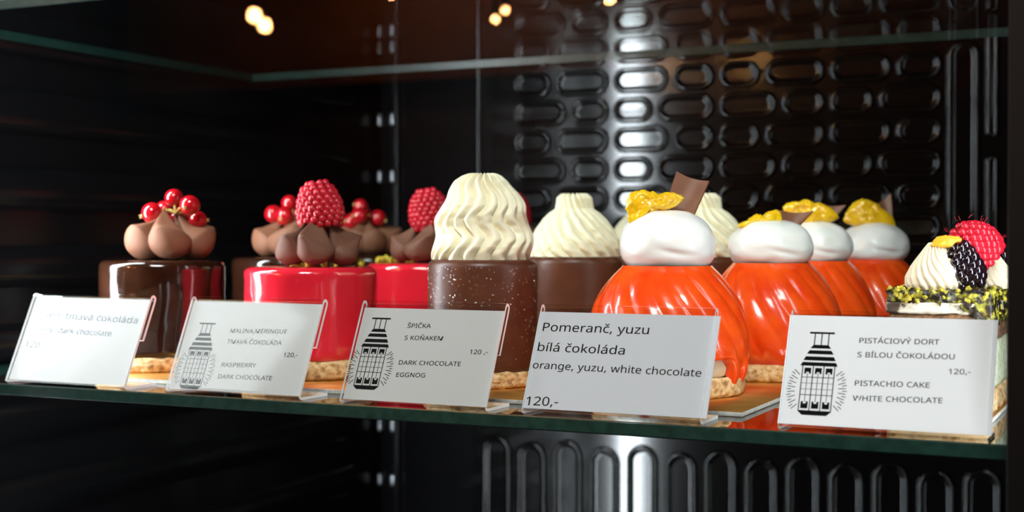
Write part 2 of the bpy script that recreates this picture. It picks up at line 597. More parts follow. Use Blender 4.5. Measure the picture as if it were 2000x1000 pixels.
# ------------------------------------------------------------------ dessert parts
def biscuit(parent, r, h, seed, n=96):
    prof = [(0.001, 0)]
    prof += [(r * .6, 0), (r * .93, 0), (r * .985, h * .12), (r, h * .35), (r, h * .6), (r * .985, h * .85), (r * .95, h), (r * .7, h * 1.0), (.001, h)]
    pr = []
    for (a, b) in zip(prof, prof[1:]):
        for k in range(3):
            pr.append((a[0] + (b[0] - a[0]) * k / 3, a[1] + (b[1] - a[1]) * k / 3))
    pr.append(prof[-1])

    def disp(p, a):
        e = Vector((cos(a), sin(a), 0))
        amt = (.0012 * nz(p, 90, seed) + .0010 * nz(p, 260, seed) + .0006 * nz(p, 600, seed)) * min(1, p.xy.length / r * 1.2)
        v = e * amt
        if p.z > h * .5:
            v.z += .0012 * nz(p, 160, seed + 4)
        return v
    return lathe(pr, n, disp).build('biscuit_base', M['biscuit'], parent)


def round_coat(parent, name, r0, r1, z0, z1, m, edge=.005, seed=0.0, wob=.0004):
    prof = [(r0 * .5, z0), (r0 - .0012, z0), (r0 - .0003, z0 + .0008)]
    for k in range(1, 14):
        t = k / 14
        prof.append((r0 + (r1 - r0) * t, z0 + (z1 - z0 - edge) * t))
    for k in range(9):
        a = pi / 2 * k / 8
        prof.append((r1 - edge + edge * cos(a), z1 - edge + edge * sin(a)))
    prof += [(r1 * .6, z1 + .0002), (r1 * .3, z1 + .0003), (.0005, z1 + .0003)]

    def disp(p, a):
        return Vector((cos(a), sin(a), 0)) * wob * (nz(p, 55, seed) + .6 * nz(p, 120, seed + 3))
    return lathe(prof, 96, disp).build(name, m, parent)


def petal(parent, ang, base_z, R, H, w, m, ridge=.25, twist=0.0, lean=0.0, tipr=.004, seed=0.0, flat=1.0, bx_=.46, bz_=.44):
    """one piped leaf of mousse: fat rounded foot outside, drawn up to a thin tip at the centre"""
    P0, P1, P2 = Vector((R - w * .9, 0, w * .72)), Vector((R * bx_, lean * .5, H * bz_)), Vector((tipr, lean, H))

    def path(u):
        return P0 * (1 - u) ** 2 + P1 * 2 * u * (1 - u) + P2 * u * u

    def fn(a, u):
        uu = u ** 1.15
        p = path(uu)
        t = (path(min(uu + .01, 1)) - path(max(uu - .01, 0))).normalized()
        B = Vector((0, 1, 0))
        N = B.cross(t).normalized() * -1
        if uu < .24:
            f = sqrt(max(0, 1 - ((.24 - uu) / .24) ** 2))
            p = p - t * (w * .55 * (1 - uu / .24) ** 1.5)
        else:
            ss = (uu - .24) / .76
            f = (1 - ss ** 1.4) ** 1.5
        r = w * f + .0003
        th = a * 2 * pi
        k = 1 + ridge * max(0, sin(th)) ** 10 * min(1, uu * 2.2)
        s = twist * sin(pi * uu)
        q = p + B * (r * cos(th) * 1.08 * (1 - .15 * max(0, sin(th)))) + N * (-r * sin(th) * k * flat)
        q.y += s * w * max(0, sin(th)) ** 2
        q.z = max(q.z, 0.0)
        q.z += .0004 * nz(q, 180, seed)
        return q
    o = MB().grid(fn, 40, 30, cu=True).build('mousse_dollop', m, parent)
    o.location = (0, 0, base_z)
    o.rotation_euler = (0, 0, ang)
    return o


def drupe_berry(name, length, rad, m, parent, n_rows=8, dr=.0021, hole=False, jitter=.12, taper=.62, seed=1):
    """raspberry or blackberry: rows of drupelets on a blunt cone; base at z=0, tip at z=length"""
    rnd = random.Random(seed)
    mb = MB()
    mb.sphere((0, 0, length * .47), 1, 14, 10, sc=(rad * .80, rad * .80, length * .44))
    for j in range(n_rows):
        t = (j + .35) / n_rows
        R = rad * (sqrt(max(0, 1 - ((t - .30) / .72) ** 2)) if t > .30 else (.84 + .16 * sin(t / .30 * pi / 2)))
        R = max(0, R - dr * .55)
        n = max(1, int(round(2 * pi * R / (dr * 1.75))))
        for i in range(n):
            a = 2 * pi * (i + .5 * (j % 2)) / n + rnd.uniform(-jitter, jitter) * .3
            z = t * (length - dr * 1.2) + dr * .5 + rnd.uniform(-.1, .1) * dr
            rr = dr * rnd.uniform(.92, 1.1)
            mb.sphere((R * cos(a), R * sin(a), z), rr, 8, 6, sc=(1, 1, 1.05))
    return mb.build(name, m, parent, fix=False)


def currant(parent, c, r, axis, m=None):
    o = MB().sphere((0, 0, 0), r, 20, 14, sc=(1, 1, .97)).build('berry', m or M['berry'], parent)
    o.location = c
    o.rotation_euler = Vector(axis).to_track_quat('Z', 'Y').to_euler()
    k = MB()
    k.sphere((0, 0, r * .97), r * .2, 8, 6, sc=(1, 1, .7))
    for i in range(5):
        a = i * 2 * pi / 5
        k.tube([(0, 0, r * .98), (r * .12 * cos(a), r * .12 * sin(a), r * 1.12), (r * .22 * cos(a), r * .22 * sin(a), r * 1.2)], lambda v: r * .07 * (1.2 - v), 5)
    # the dried flower end belongs to the berry
    kk = k.build('calyx', M['calyx'], parent, fix=False)
    kk.location = c
    kk.rotation_euler = o.rotation_euler
    return o


def crumb_mesh(seed, r):
    rnd = random.Random(seed)
    mb = MB()

    def fn(u, v):
        a, t = u * 2 * pi, -pi / 2 + v * pi
        d = Vector((cos(a) * cos(t), sin(a) * cos(t), sin(t) * .8))
        return d * r * (1 + .55 * nz(d, 1.6, seed * 3.1))
    return mb.grid(fn, 7, 5, cu=True)


_crumbs = []


def scatter_crumbs(parent, spots, m, name='pistachio_crumb', r=.0017):
    if not _crumbs:
        for s in range(4):
            o = crumb_mesh(s + 1, 1.0).build('tmp', M['pistachio'], None, smooth=False)
            _crumbs.append(o.data)
            bpy.data.objects.remove(o)
    for i, p in enumerate(spots):
        me = _crumbs[i % 4]
        if m is not M['pistachio']:
            me = me.copy()
            me.materials[0] = m
        o = bpy.data.objects.new(name, me)
        COL.objects.link(o)
        o.parent = parent
        s = r * random.uniform(.7, 1.35)
        o.location = (p[0], p[1], p[2] + s * .5)
        o.scale = (s, s, s)
        o.rotation_euler = (random.uniform(0, 6), random.uniform(0, 6), random.uniform(0, 6))


def swirl(parent, prof, H, n, amp, coils, twist, wave, name='cream_swirl', m=None, loc=(0, 0, 0), nu=264, nv=130, coil_amp=.0012, top_amp=1.0, sharpness=.6):
    """star-nozzle cream: fluted ridges riding on the stacked coils of the swirl"""
    def fn(u, v):
        a = u * 2 * pi
        z = H * (1 - (1 - v) ** 1.25) if v > 0 else 0
        R = interp(prof, z)
        if coils:
            ph = coils * z / H - u
            k = (ph % 1.0)
            bulge = sin(pi * k) ** 2
            wv = sin(2 * pi * ph)
        else:
            ph, bulge, wv = 0, 0, 0
        fade = min(1, R / (.5 * prof[0][1]))
        wob = .10 * nz((cos(a), sin(a), z * 60), 1.6, n) + .05 * nz((cos(a), sin(a), z * 120), 2.4, n + 5)
        ridge = abs(cos(.5 * n * (a + twist * z / H + wave * wv + wob))) ** sharpness
        r = R - amp * fade + amp * 1.55 * ridge * (fade * .75 + .25 * top_amp) + coil_amp * (bulge - .5) * fade
        if v >= .999:
            r = .0002
        p = Vector((r * cos(a), r * sin(a), z + amp * .9 * (ridge - .5) * min(1, max(0, (z / H - .75) / .2)) * (1 - max(0, (v - .97) / .03))))
        return p
    o = MB().grid(fn, nu, nv, cu=True).build(name, m or M['cream'], parent)
    o.location = loc
    return o


def local(root, p):
    return Vector(p) - Vector(root.location)


# ------------------------------------------------------------------ cherry / dark chocolate desserts
YF = 0.10
def base_at(px, Y):
    return Vector((at_y(px, 600, Y).x, Y, TB))


G_CH = 'dark glazed cherry desserts with redcurrants'
b = base_at(318, YF)
ch = thing('cherry_dessert', 'dark chocolate glazed round dessert with redcurrants, directly behind the leftmost price tag', 'dessert', b, 0, G_CH)
biscuit(ch, .0400, .0088, 1.0)
round_coat(ch, 'dark_glaze', .0382, .0385, .0086, .0672, M['dark_glaze'], .0045, 2.0, .0005)
camdir = atan2(-FWD.y, -FWD.x)
# petals: left, centre, right and three behind
for k, (da, R, H, w, tw, ln) in enumerate(((.30, .0300, .0310, .0112, -.5, -.003), (-.90, .0290, .0285, .0122, .5, .003), (1.42, .0300, .0290, .0108, .7, .002), (2.5, .0285, .028, .0108, 0, 0), (3.6, .028, .029, .0108, 0, 0), (-2.05, .0285, .028, .0108, 0, 0))):
    petal(ch, camdir + da, .0672, R * 1.08, H * 1.06, w * 1.08, M['mousse'], ridge=.07, twist=tw, lean=ln, seed=k * 2.3).location += RIGHT * .004
def berry_spray(root, pts, r, m_r=None):
    sp = None
    ctr = Vector((0, 0, 0))
    P = []
    for (px, py, off) in pts:
        P.append(local(root, at_plane(px, py, Vector(root.location) + FWD * off, FWD)))
    hub = sum(P, Vector()) / len(P) + Vector((0, 0, -.002)) - FWD * .003
    mb = MB()
    for q in P:
        mid = (hub + q) / 2 + Vector((0, 0, .003))
        d = (hub - q).normalized() if (hub - q).length > 1e-5 else Vector((0, 0, 1))
        e = q + d * r * .6
        mb.tube([hub, hub.lerp(mid, .6), mid.lerp(e, .5), e], .0007, 6)
    mb.tube([hub + RIGHT * -.013 + Vector((0, 0, .002)), hub + RIGHT * -.006 + Vector((0, 0, .0028)), hub, hub + RIGHT * .007 + Vector((0, 0, .0012)), hub + RIGHT * .014 + Vector((0, 0, .0016))], .0008, 6)
    sp = mb.build('redcurrant_sprig', M['stem'], root, fix=False)
    axes = [(-FWD + Vector((0, 0, -.2))), (-FWD * 1.0 + RIGHT * -.35 + Vector((0, 0, -.3))), (-RIGHT * 1 + -FWD * .4 + Vector((0, 0, -.35))), (RIGHT + FWD * .3), FWD, FWD]
    for i, q in enumerate(P):
        currant(sp, q, r * (1 + .06 * ((i * 7) % 3 - 1)), axes[i % 6] if i else (FWD + Vector((0, 0, .2))))
    return sp
berry_spray(ch, [(340, 387, .004), (371, 401, -.010), (297, 416, -.004), (386, 430, .002), (350, 424, .012), (322, 412, .012)], .0063)

ch2 = dup(ch, 'dark glazed redcurrant dessert half hidden between the front cherry and raspberry desserts', base_at(560, .2355), .9, 1.0)
ch3 = dup(ch, 'dark glazed redcurrant dessert farthest back, its berries showing right of the big raspberry', base_at(722, .345), 2.4, 1.0)

# ------------------------------------------------------------------ raspberry desserts
G_RA = 'red glazed raspberry desserts'
b = base_at(608, YF)
ra = thing('raspberry_dessert', 'shiny red glazed round dessert topped with mousse and raspberry, in the front row', 'dessert', b, 0, G_RA)
biscuit(ra, .0400, .0112, 5.0)
round_coat(ra, 'red_glaze', .0385, .0390, .0110, .0640, M['red_glaze'], .0045, 8.0, .0007)
for k, (da, R, H, w, tw, ln) in enumerate(((.10, .0290, .0310, .0100, -.9, .002), (-.98, .0285, .0300, .0108, .8, .003), (1.20, .0300, .0275, .0098, 1.1, .003), (2.2, .0295, .025, .0098, .5, 0), (3.3, .028, .029, .0100, 0, 0), (-2.1, .0285, .028, .0100, 0, 0))):
    petal(ra, camdir + da, .0642, R, H, w, M['mousse_dark'], ridge=.55, twist=tw, lean=ln, tipr=.007, seed=k * 1.7 + 20, flat=.85, bx_=.48, bz_=.36).location += RIGHT * .003
rb = drupe_berry('raspberry', .0300, .0136, M['raspberry'], ra, 9, .0026, seed=3)
c = local(ra, at_plane(629, 447, Vector(ra.location), FWD))
rb.location = c
rb.rotation_euler = (RIGHT * -.12 + FWD * .05 + Vector((0, 0, 1))).to_track_quat('Z', 'Y').to_euler()
spots = []
for (px, py) in ((508, 514), (528, 514), (560, 515), (575, 512), (586, 508), (600, 514), (615, 515), (650, 516), (680, 517), (520, 511), (545, 512), (592, 515), (704, 516), (566, 510)):
    p = at_z(px, py, TB + .0643)
    q = local(ra, p)
    if q.xy.length > .035:
        q.xy = q.xy * (.0345 / q.xy.length)
    spots.append((q.x, q.y, .0641))
spots += [(.030 * cos(a), .030 * sin(a), .0641) for a in (.3, .9, 1.6, 2.2)]
scatter_crumbs(ra, spots, M['pistachio'], r=.0026)
ra2 = dup(ra, 'red glazed raspberry dessert in the second row, behind the tall brown dessert', base_at(828, .2355), .75, 1.0)
ra3 = dup(ra, 'red glazed raspberry dessert at the back, only its raspberry peeping between two cream swirls', base_at(1006, .350), 1.9, 1.0)

# ------------------------------------------------------------------ eggnog (brown) desserts
G_EG = 'brown chocolate eggnog desserts with cream swirls'
b = base_at(943, YF)
eg = thing('eggnog_dessert', 'tall brown chocolate dessert with high ivory cream swirl, in the front row', 'dessert', b, 0, G_EG)
biscuit(eg, .0330, .0085, 11.0)
round_coat(eg, 'chocolate_coating', .0300, .0305, .0083, .0690, M['brown_coat'], .004, 13.0, .0003)
P1 = [(0, .0262), (.0071, .0266), (.0213, .0246), (.0298, .0220), (.037, .0180), (.0426, .0134), (.0452, .0096), (.0463, .0070), (.047, .004)]
swirl(eg, P1, .0472, 19, .0026, 2.3, -.10, .125, loc=(0, 0, .0690), coil_amp=.0020, sharpness=.8)
# condensation
mb = MB()
rnd = random.Random(4)
for i in range(620):
    a = camdir + rnd.uniform(-1.5, 1.5)
    z = .0125 + (.0655 - .0125) * rnd.random() ** .8
    r = .00020 + .00045 * rnd.random() ** 3
    R = .0300 + .0005 * (z - .0083) / .06 + .0001
    e = Vector((cos(a), sin(a), 0))
    rot = e.to_track_quat('Z', 'Y').to_matrix()
    mb.sphere((R * cos(a), R * sin(a), z), r, 8, 5, sc=(1, 1.15, .55), rot=rot)
dr = mb.build('condensation', M['drop'], eg, fix=False)
dr['kind'] = 'stuff'

b = base_at(1122, .232)
eg2 = thing('eggnog_dessert', 'brown chocolate dessert with lower pointed cream swirl, behind the tall one', 'dessert', b, 0, G_EG)
for ch_ in kids(eg):
    if ch_.name.startswith(('biscuit', 'chocolate')):
        c = ch_.copy(); COL.objects.link(c); c.parent = eg2
P2 = [(0, .0280), (.004, .0287), (.009, .0283), (.0174, .0238), (.024, .0192), (.028, .0150), (.0305, .0112), (.033, .0108), (.0365, .0104), (.0390, .0075), (.0396, .0050)]
swirl(eg2, P2, .0398, 18, .0026, 0, 1.35, 0, loc=(0, 0, .0690), coil_amp=0)
eg3 = dup(eg2, 'brown chocolate dessert farthest back, a strip of cream showing left of the white meringue', base_at(1265, .365), .7, 1.0)
eg4 = dup(eg2, 'brown chocolate dessert almost hidden behind the front orange dessert, cream showing right of its shard', Vector((-.2735, .262, TB)), 1.4, 1.0)

# ------------------------------------------------------------------ orange desserts
G_OR = 'orange glazed yuzu desserts with white meringue'
PO = [(.0085, .0345), (.0105, .0378), (.0144, .0410), (.0190, .0426), (.0240, .0430), (.0300, .0426), (.0359, .0416), (.0415, .0401), (.0467, .0382), (.0520, .0352), (.0574, .0315), (.0620, .0277), (.0665, .0230)]


def glaze_mesh():
    def fn(u, v):
        a = u * 2 * pi
        z = PO[0][0] + (PO[-1][0] - PO[0][0]) * v
        # smooth profile
        r = (interp(PO, z - .0012) + interp(PO, z) * 2 + interp(PO, z + .0012)) / 4
        ph = 17 * (a + 16.0 * (z - .02)) * .5
        fl = abs(cos(ph)) ** .9
        fade = min(1, max(0, (z - .008) / .012)) * min(1, max(0, (.067 - z) / .016) + .25)
        r += (fl - .62) * .0011 * fade
        # drips at the foot
        if v < .22:
            g2 = exp(-((((a - camdir - .60 + pi) % (2 * pi)) - pi) / .20) ** 4)
            z += .0105 * g2 * (1 - v / .22)
            r += .0030 * g2 * (1 - v / .22)
            for (da, wd, dp) in ((camdir + .87, .075, .0050), (camdir + 1.13, .055, .0035), (camdir - .4, .10, .003), (camdir + 2.4, .1, .004)):
                d = abs((a - da + pi) % (2 * pi) - pi)
                g = exp(-(d / wd) ** 4)
                z -= dp * g * (1 - v / .22) ** .6
                r += .0036 * g * (1 - v / .22)
        return (r * cos(a), r * sin(a), z)
    mb = MB().grid(fn, 272, 64, cu=True)
    return mb


def meringue_mesh(seed, rx=.0256, up=.0190, dn=.0155):
    def fn(u, v):
        a, t = u * 2 * pi, -pi / 2 + v * pi
        d = Vector((cos(a) * cos(t), sin(a) * cos(t), sin(t)))
        q_ = (abs(d.xy.length) ** 2.2 + abs(d.z) ** 2.2) ** (-1 / 2.2)
        p = Vector((d.x * rx, d.y * rx, d.z * (up if d.z > 0 else dn))) * q_
        # flat seat
        if p.z < -dn * .80:
            p.z = -dn * .80 + (p.z + dn * .80) * .2
        k = 1 + .045 * nz(d, 1.5, seed) + .022 * nz(d, 3.2, seed + 2)
        # the swoosh left by the spoon
        f = (d.dot(-FWD))
        x = d.dot(RIGHT) + .05 * sin(seed)
        if f > 0:
            yy = d.z + .18 + .35 * (x - .1) - .9 * x * x * .4
            k -= .045 * exp(-(yy / .10) ** 2) * exp(-((x - .12) / .34) ** 2) * f
            k += .020 * exp(-((yy - .2) / .14) ** 2) * exp(-((x - .12) / .4) ** 2) * f
        return p * k
    return MB().grid(fn, 96, 56, cu=True)


def pulp_blob(root, poly, off, thick, seed):
    """an orange segment: its outline as wide and high as the fruit, full lens thickness, bumpy with juice sacs"""
    pts = [local(root, at_plane(px, py, Vector(root.location) + FWD * off, FWD)) for px, py in poly]
    c = sum(pts, Vector()) / len(pts)
    uv = [((p - c).dot(RIGHT), (p - c).z) for p in pts]
    ang = sorted([(atan2(y, x), sqrt(x * x + y * y)) for x, y in uv])

    def rad(a):
        a = (a + pi) % (2 * pi) - pi
        for (a0, r0), (a1, r1) in zip(ang, ang[1:] + [(ang[0][0] + 2 * pi, ang[0][1])]):
            for aa in (a, a + 2 * pi):
                if a0 <= aa <= a1 and a1 > a0:
                    t = (aa - a0) / (a1 - a0)
                    return r0 + (r1 - r0) * t
        return ang[0][1]

    def fn(u, v):
        a, t = u * 2 * pi, -pi / 2 + v * pi
        k = cos(t) ** .75
        r = rad(a) * k
        p = c + RIGHT * (r * cos(a)) + Vector((0, 0, r * sin(a))) + FWD * (thick * sin(t) * (.75 + .3 * nz((cos(a) * k, sin(a) * k, 0), 2, seed)))
        d, _ = noise.voronoi(p * 420 + Vector((seed, 0, 0)))
        n = (p - c).normalized()
        return p + n * (.0006 - .0013 * d[0]) * 1.0
    return MB().grid(fn, 120, 60, cu=True).build('orange_segment', M['pulp'], root)


def shard(root, quad, off, bend, thick=.0013):
    """a curved chocolate plate through four image corners: tl, tr, br, bl"""
    q = [local(root, at_plane(px, py, Vector(root.location) + FWD * (off + dz), FWD)) for px, py, dz in quad]

    def mid(u, v):
        p = q[0] * (1 - u) * (1 - v) + q[1] * u * (1 - v) + q[2] * u * v + q[3] * (1 - u) * v
        return p + Vector((0, 0, 1)) * (-bend * 4 * u * (1 - u)) + FWD * (bend * 1.5 * sin(pi * u))
    m = MB()
    n = 16

    def nrm(u, v):
        e = .02
        return (mid(u + e, v) - mid(u - e, v)).cross(mid(u, v + e) - mid(u, v - e)).normalized()

    def loop(u, s):
        # s runs round the section of the plate
        return None
    N = 12
    grid = {}
    for side in (0, 1):
        for i in range(N + 1):
            for j in range(N + 1):
                u, v = i / N, j / N
                p = mid(u, v) + nrm(u, v) * (thick / 2 if side else -thick / 2)
                grid[side, i, j] = len(m.v)
                m.v.append(p)
    for i in range(N):
        for j in range(N):
            for side in (0, 1):
                m.f.append((grid[side, i, j], grid[side, i + 1, j], grid[side, i + 1, j + 1], grid[side, i, j + 1]))
                m.m.append(0)
    for i in range(N):
        for (a, b_) in (((i, 0), (i + 1, 0)), ((i, N), (i + 1, N)), ((0, i), (0, i + 1)), ((N, i), (N, i + 1))):
            m.f.append((grid[0, a[0], a[1]], grid[0, b_[0], b_[1]], grid[1, b_[0], b_[1]], grid[1, a[0], a[1]]))
            m.m.append(0)
    return m.build('chocolate_shard', M['milk_choc'], root, sharp_deg=40)


_or = {}


def orange_dessert(label, loc, sc, mer, seg, quad, seed, rot, seg_off=-.004, sh_off=.004):
    root = thing('orange_dessert', label, 'dessert', loc, 0, G_OR)
    if not _or:
        _or['b'] = biscuit(root, .0405, .0098, 17.0, 128)
        _or['c'] = lathe([(.001, .0090), (.026, .0092), (.0345, .0094), (.0372, .0115), (.0385, .0150), (.0380, .0200), (.036, .0225), (.02, .024), (.001, .024)], 64).build('cream_core', M['cream_white'], root)
        _or['g'] = glaze_mesh().build('orange_glaze', M['orange_glaze'], root)
        new = [_or['b'], _or['c'], _or['g']]
    else:
        new = []
        for k in 'bcg':
            c = _or[k].copy()
            COL.objects.link(c)
            c.parent = root
            new.append(c)
    for o in new:
        o.scale = (sc, sc, 1)
        o.rotation_euler = (0, 0, rot)
    # meringue: (centre px, centre py, half width in m, up, down)
    mo = meringue_mesh(seed, mer[2], mer[3], mer[4]).build('meringue', M['meringue'], root)
    p = local(root, at_plane(mer[0], mer[1], Vector(loc), FWD))
    mo.location = (p.x, p.y, .0655 + mer[4] * .80 - .0022)
    pulp_blob(root, seg, seg_off, .0062, seed)
    shard(root, quad, sh_off, .0012)
    return root


orange_dessert('large orange glazed dessert with white meringue and tall chocolate shard, nearest behind the orange tag',
               base_at(1303, .105), 1.0, (1303, 470, .0256, .0200, .0155),
               [(1222, 398), (1228, 380), (1245, 372), (1268, 374), (1286, 380), (1318, 377), (1336, 386), (1326, 399), (1305, 409), (1285, 411), (1264, 416), (1247, 436), (1235, 444), (1226, 420)],
               [(1322, 335, .003), (1385, 354, .000), (1356, 419, -.003), (1300, 400, .002)], 1.0, 0)
orange_dessert('orange glazed dessert second from the front, with pointed orange wedge and short shard',
               base_at(1507, .208), .95, (1507, 493, .0246, .0166, .0145),
               [(1438, 441), (1462, 430), (1490, 422), (1522, 411), (1527, 436), (1505, 447), (1485, 452), (1462, 450)],
               [(1524, 411, .000), (1588, 413, .004), (1562, 440, .000), (1520, 438, -.003)], 5.0, .9)
orange_dessert('orange glazed dessert third from the front, half hidden by the one before it',
               base_at(1592, .292), .90, (1592, 480, .0230, .0175, .0140),
               [(1530, 402), (1560, 394), (1590, 397), (1615, 402), (1640, 425), (1600, 434), (1560, 432), (1530, 414)],
               [(1597, 397, .000), (1652, 401, .004), (1626, 432, .000), (1600, 430, -.003)], 9.0, 2.0)
orange_dessert('rearmost orange glazed dessert with upright orange wedge, left of the pistachio slice',
               base_at(1703, .372), .88, (1706, 470, .0236, .0175, .0140),
               [(1648, 432), (1660, 405), (1675, 391), (1702, 393), (1722, 408), (1750, 444), (1715, 445), (1680, 440)],
               [(1706, 402, .000), (1740, 378, .004), (1744, 424, .000), (1725, 424, -.003)], 12.0, 2.9)

# ------------------------------------------------------------------ pistachio slice
SX0, SX1, SY0, SY1 = -0.1225, -0.0770, 0.075, 0.220
ps = thing('pistachio_slice', 'layered pistachio cake slice with piped cream, raspberry and blackberry', 'cake', ((SX0 + SX1) / 2, (SY0 + SY1) / 2, TB))


def slab(name, z0, z1, m, grow=0.0, rough_amp=.0006, seed=0.0, nx=26, ny=50, nzz=8, top_amp=None):
    cx, cy = (SX0 + SX1) / 2, (SY0 + SY1) / 2
    lo = Vector((SX0 - cx - grow, SY0 - cy - grow, z0))
    hi = Vector((SX1 - cx + grow, SY1 - cy + grow, z1))
    bm = bmesh.new()
    mb = MB()
    def face(o, a, b_, na, nb):
        mb.grid(lambda u, v: o + a * u + b_ * v, na, nb)
    X, Y, Z = Vector((hi.x - lo.x, 0, 0)), Vector((0, hi.y - lo.y, 0)), Vector((0, 0, hi.z - lo.z))
    face(lo, X, Y, nx, ny); face(lo + Z, X, Y, nx, ny)
    face(lo, X, Z, nx, nzz); face(lo + Y, X, Z, nx, nzz)
    face(lo, Y, Z, ny, nzz); face(lo + X, Y, Z, ny, nzz)
    c = (lo + hi) / 2
    for i, p in enumerate(mb.v):
        n = Vector((0, 0, 0))
        for k in range(3):
            if abs(p[k] - lo[k]) < 1e-6: n[k] = -1
            if abs(p[k] - hi[k]) < 1e-6: n[k] = 1
        n.normalize()
        amp = rough_amp
        if top_amp and n.z > .5:
            amp = top_amp
        mb.v[i] = p + n * amp * (nz(p, 160, seed) + .8 * nz(p, 420, seed + 1) + .5 * nz(p, 900, seed + 2)) - n * (.0008 if sum(abs(x) > .1 for x in n) > 1 else 0)
    if name == 'pistachio_topping':
        # the topping runs down over the right corner of the slice
        for p in mb.v:
            w = min(1, max(0, (p.x - c.x - .009 - .004 * nz(p, 120, 9)) / .006))
            if p.z < z0 + .002:
                p.z -= w * (.0075 + .004 * nz((p.x, p.y, 0), 200, 3))
                p.x += w * .0008
                p.y -= w * .0008 if p.y < c.y - .06 else 0
    return mb.build(name, m, ps)


slab('crumb_base', 0.0, .0105, M['biscuit'], .0008, .0010, 1)
slab('pistachio_sponge', .0100, .0330, M['green_sponge'], 0, .0005, 2)
slab('chocolate_sponge', .0325, .0460, M['brown_sponge'], 0, .0007, 3)
slab('cream_layer', .0455, .0515, M['cream_smear'], .0012, .0010, 4, top_amp=.0004)
slab('pistachio_topping', .0500, .0565, M['nut_topping'], .0010, .0020, 5, nx=44, ny=90, top_amp=.0022)
spots = []
rnd = random.Random(11)
hx, hy = (SX1 - SX0) / 2, (SY1 - SY0) / 2
for i in range(34):
    x = rnd.uniform(-hx, hx)
    y = -hy + rnd.random() ** 1.4 * .04
    spots.append((x, y, .0562))
for i in range(20):
    spots.append((rnd.uniform(-hx, hx), -hy - .0012, rnd.uniform(.0505, .056)))
for i in range(14):
    spots.append((hx + .0012, -hy + rnd.random() * .05, rnd.uniform(.044, .056)))
scatter_crumbs(ps, spots, M['pistachio'], r=.0012)
PD = [(0, .0125), (.0025, .0138), (.006, .0136), (.011, .0112), (.0155, .0080), (.0190, .0052), (.0215, .0030)]
def dollop(px, py, Y, sc, rot):
    p = local(ps, at_y(px, py, Y))
    o = swirl(ps, PD, .0220, 21, .0012, 0, .95, 0, name='piped_cream', m=M['cream_white'], loc=(p.x, p.y, .0565), nu=170, nv=50, coil_amp=0, sharpness=.8)
    o.scale = (sc,) * 3
    o.rotation_euler = (0, 0, rot)
    return o
dollop(1828, 560, .0905, 1.0, 0)
dollop(1936, 560, .1220, .78, 1.0)
dollop(1830, 560, .135, 1.0, 2.0)
bbp = local(ps, at_y(1893, 563, .092))
bb = drupe_berry('blackberry', .0235, .0088, M['blackberry'], ps, 7, .0027, seed=8)
bb.location = (bbp.x, bbp.y, .0570)
bb.rotation_euler = (RIGHT * -.25 + Vector((0, 0, 1))).to_track_quat('Z', 'Y').to_euler()
bb2 = bb.copy(); COL.objects.link(bb2); bb2.parent = ps
q = local(ps, at_y(1953, 505, .152)); bb2.location = (q.x, q.y, .0572)
rp = drupe_berry('raspberry', .0225, .0118, M['raspberry'], ps, 9, .0021, seed=5)
rp.location = local(ps, at_y(1932, 504, .106))
rp.rotation_euler = (RIGHT * -.78 + FWD * -.10 + Vector((0, 0, .62))).to_track_quat('Z', 'Y').to_euler()
# fine hairs of the raspberry
mb = MB()
rnd = random.Random(2)
for i in range(46):
    a, t = rnd.uniform(0, 2 * pi), rnd.uniform(.1, .98)
    R = .0125 * (sqrt(max(0, 1 - (max(0, t - .32) / .72) ** 2.2)))
    p = Vector((R * cos(a), R * sin(a), t * .0235))
    d = Vector((cos(a), sin(a), rnd.uniform(-.2, .9))).normalized()
    e = Vector((rnd.uniform(-.4, .4), rnd.uniform(-.4, .4), rnd.uniform(-.4, .4)))
    mb.tube([p, p + d * .0012, p + (d + e * .6) * .0022], .00007, 4)
hr = mb.build('hairs', M['raspberry'], rp, fix=False)
hr['kind'] = 'stuff'
# candied peel on the front dollop
def pe(u, v):
    a, t = u * 2 * pi, -pi / 2 + v * pi
    ro = 1 + .35 * nz((cos(a), sin(a), 0), 1.7, 4) + .15 * nz((cos(a), sin(a), 0), 4.5, 2)
    p = Vector((.0062 * ro * cos(a) * cos(t) ** .6, .0034 * ro * sin(a) * cos(t) ** .6, .0013 * sin(t)))
    p.z += .0012 * nz(p, 260, 3) + .0005 * nz(p, 800, 7) + p.x * .30 + 16 * p.x * p.x
    p.y += .001 * nz(p, 300, 6)
    return p
pk = MB().grid(pe, 40, 16, cu=True).build('candied_peel', M['peel'], ps)
pk.location = local(ps, at_y(1846, 472, .088))
pk.rotation_euler = (0.75, 0, YAW)

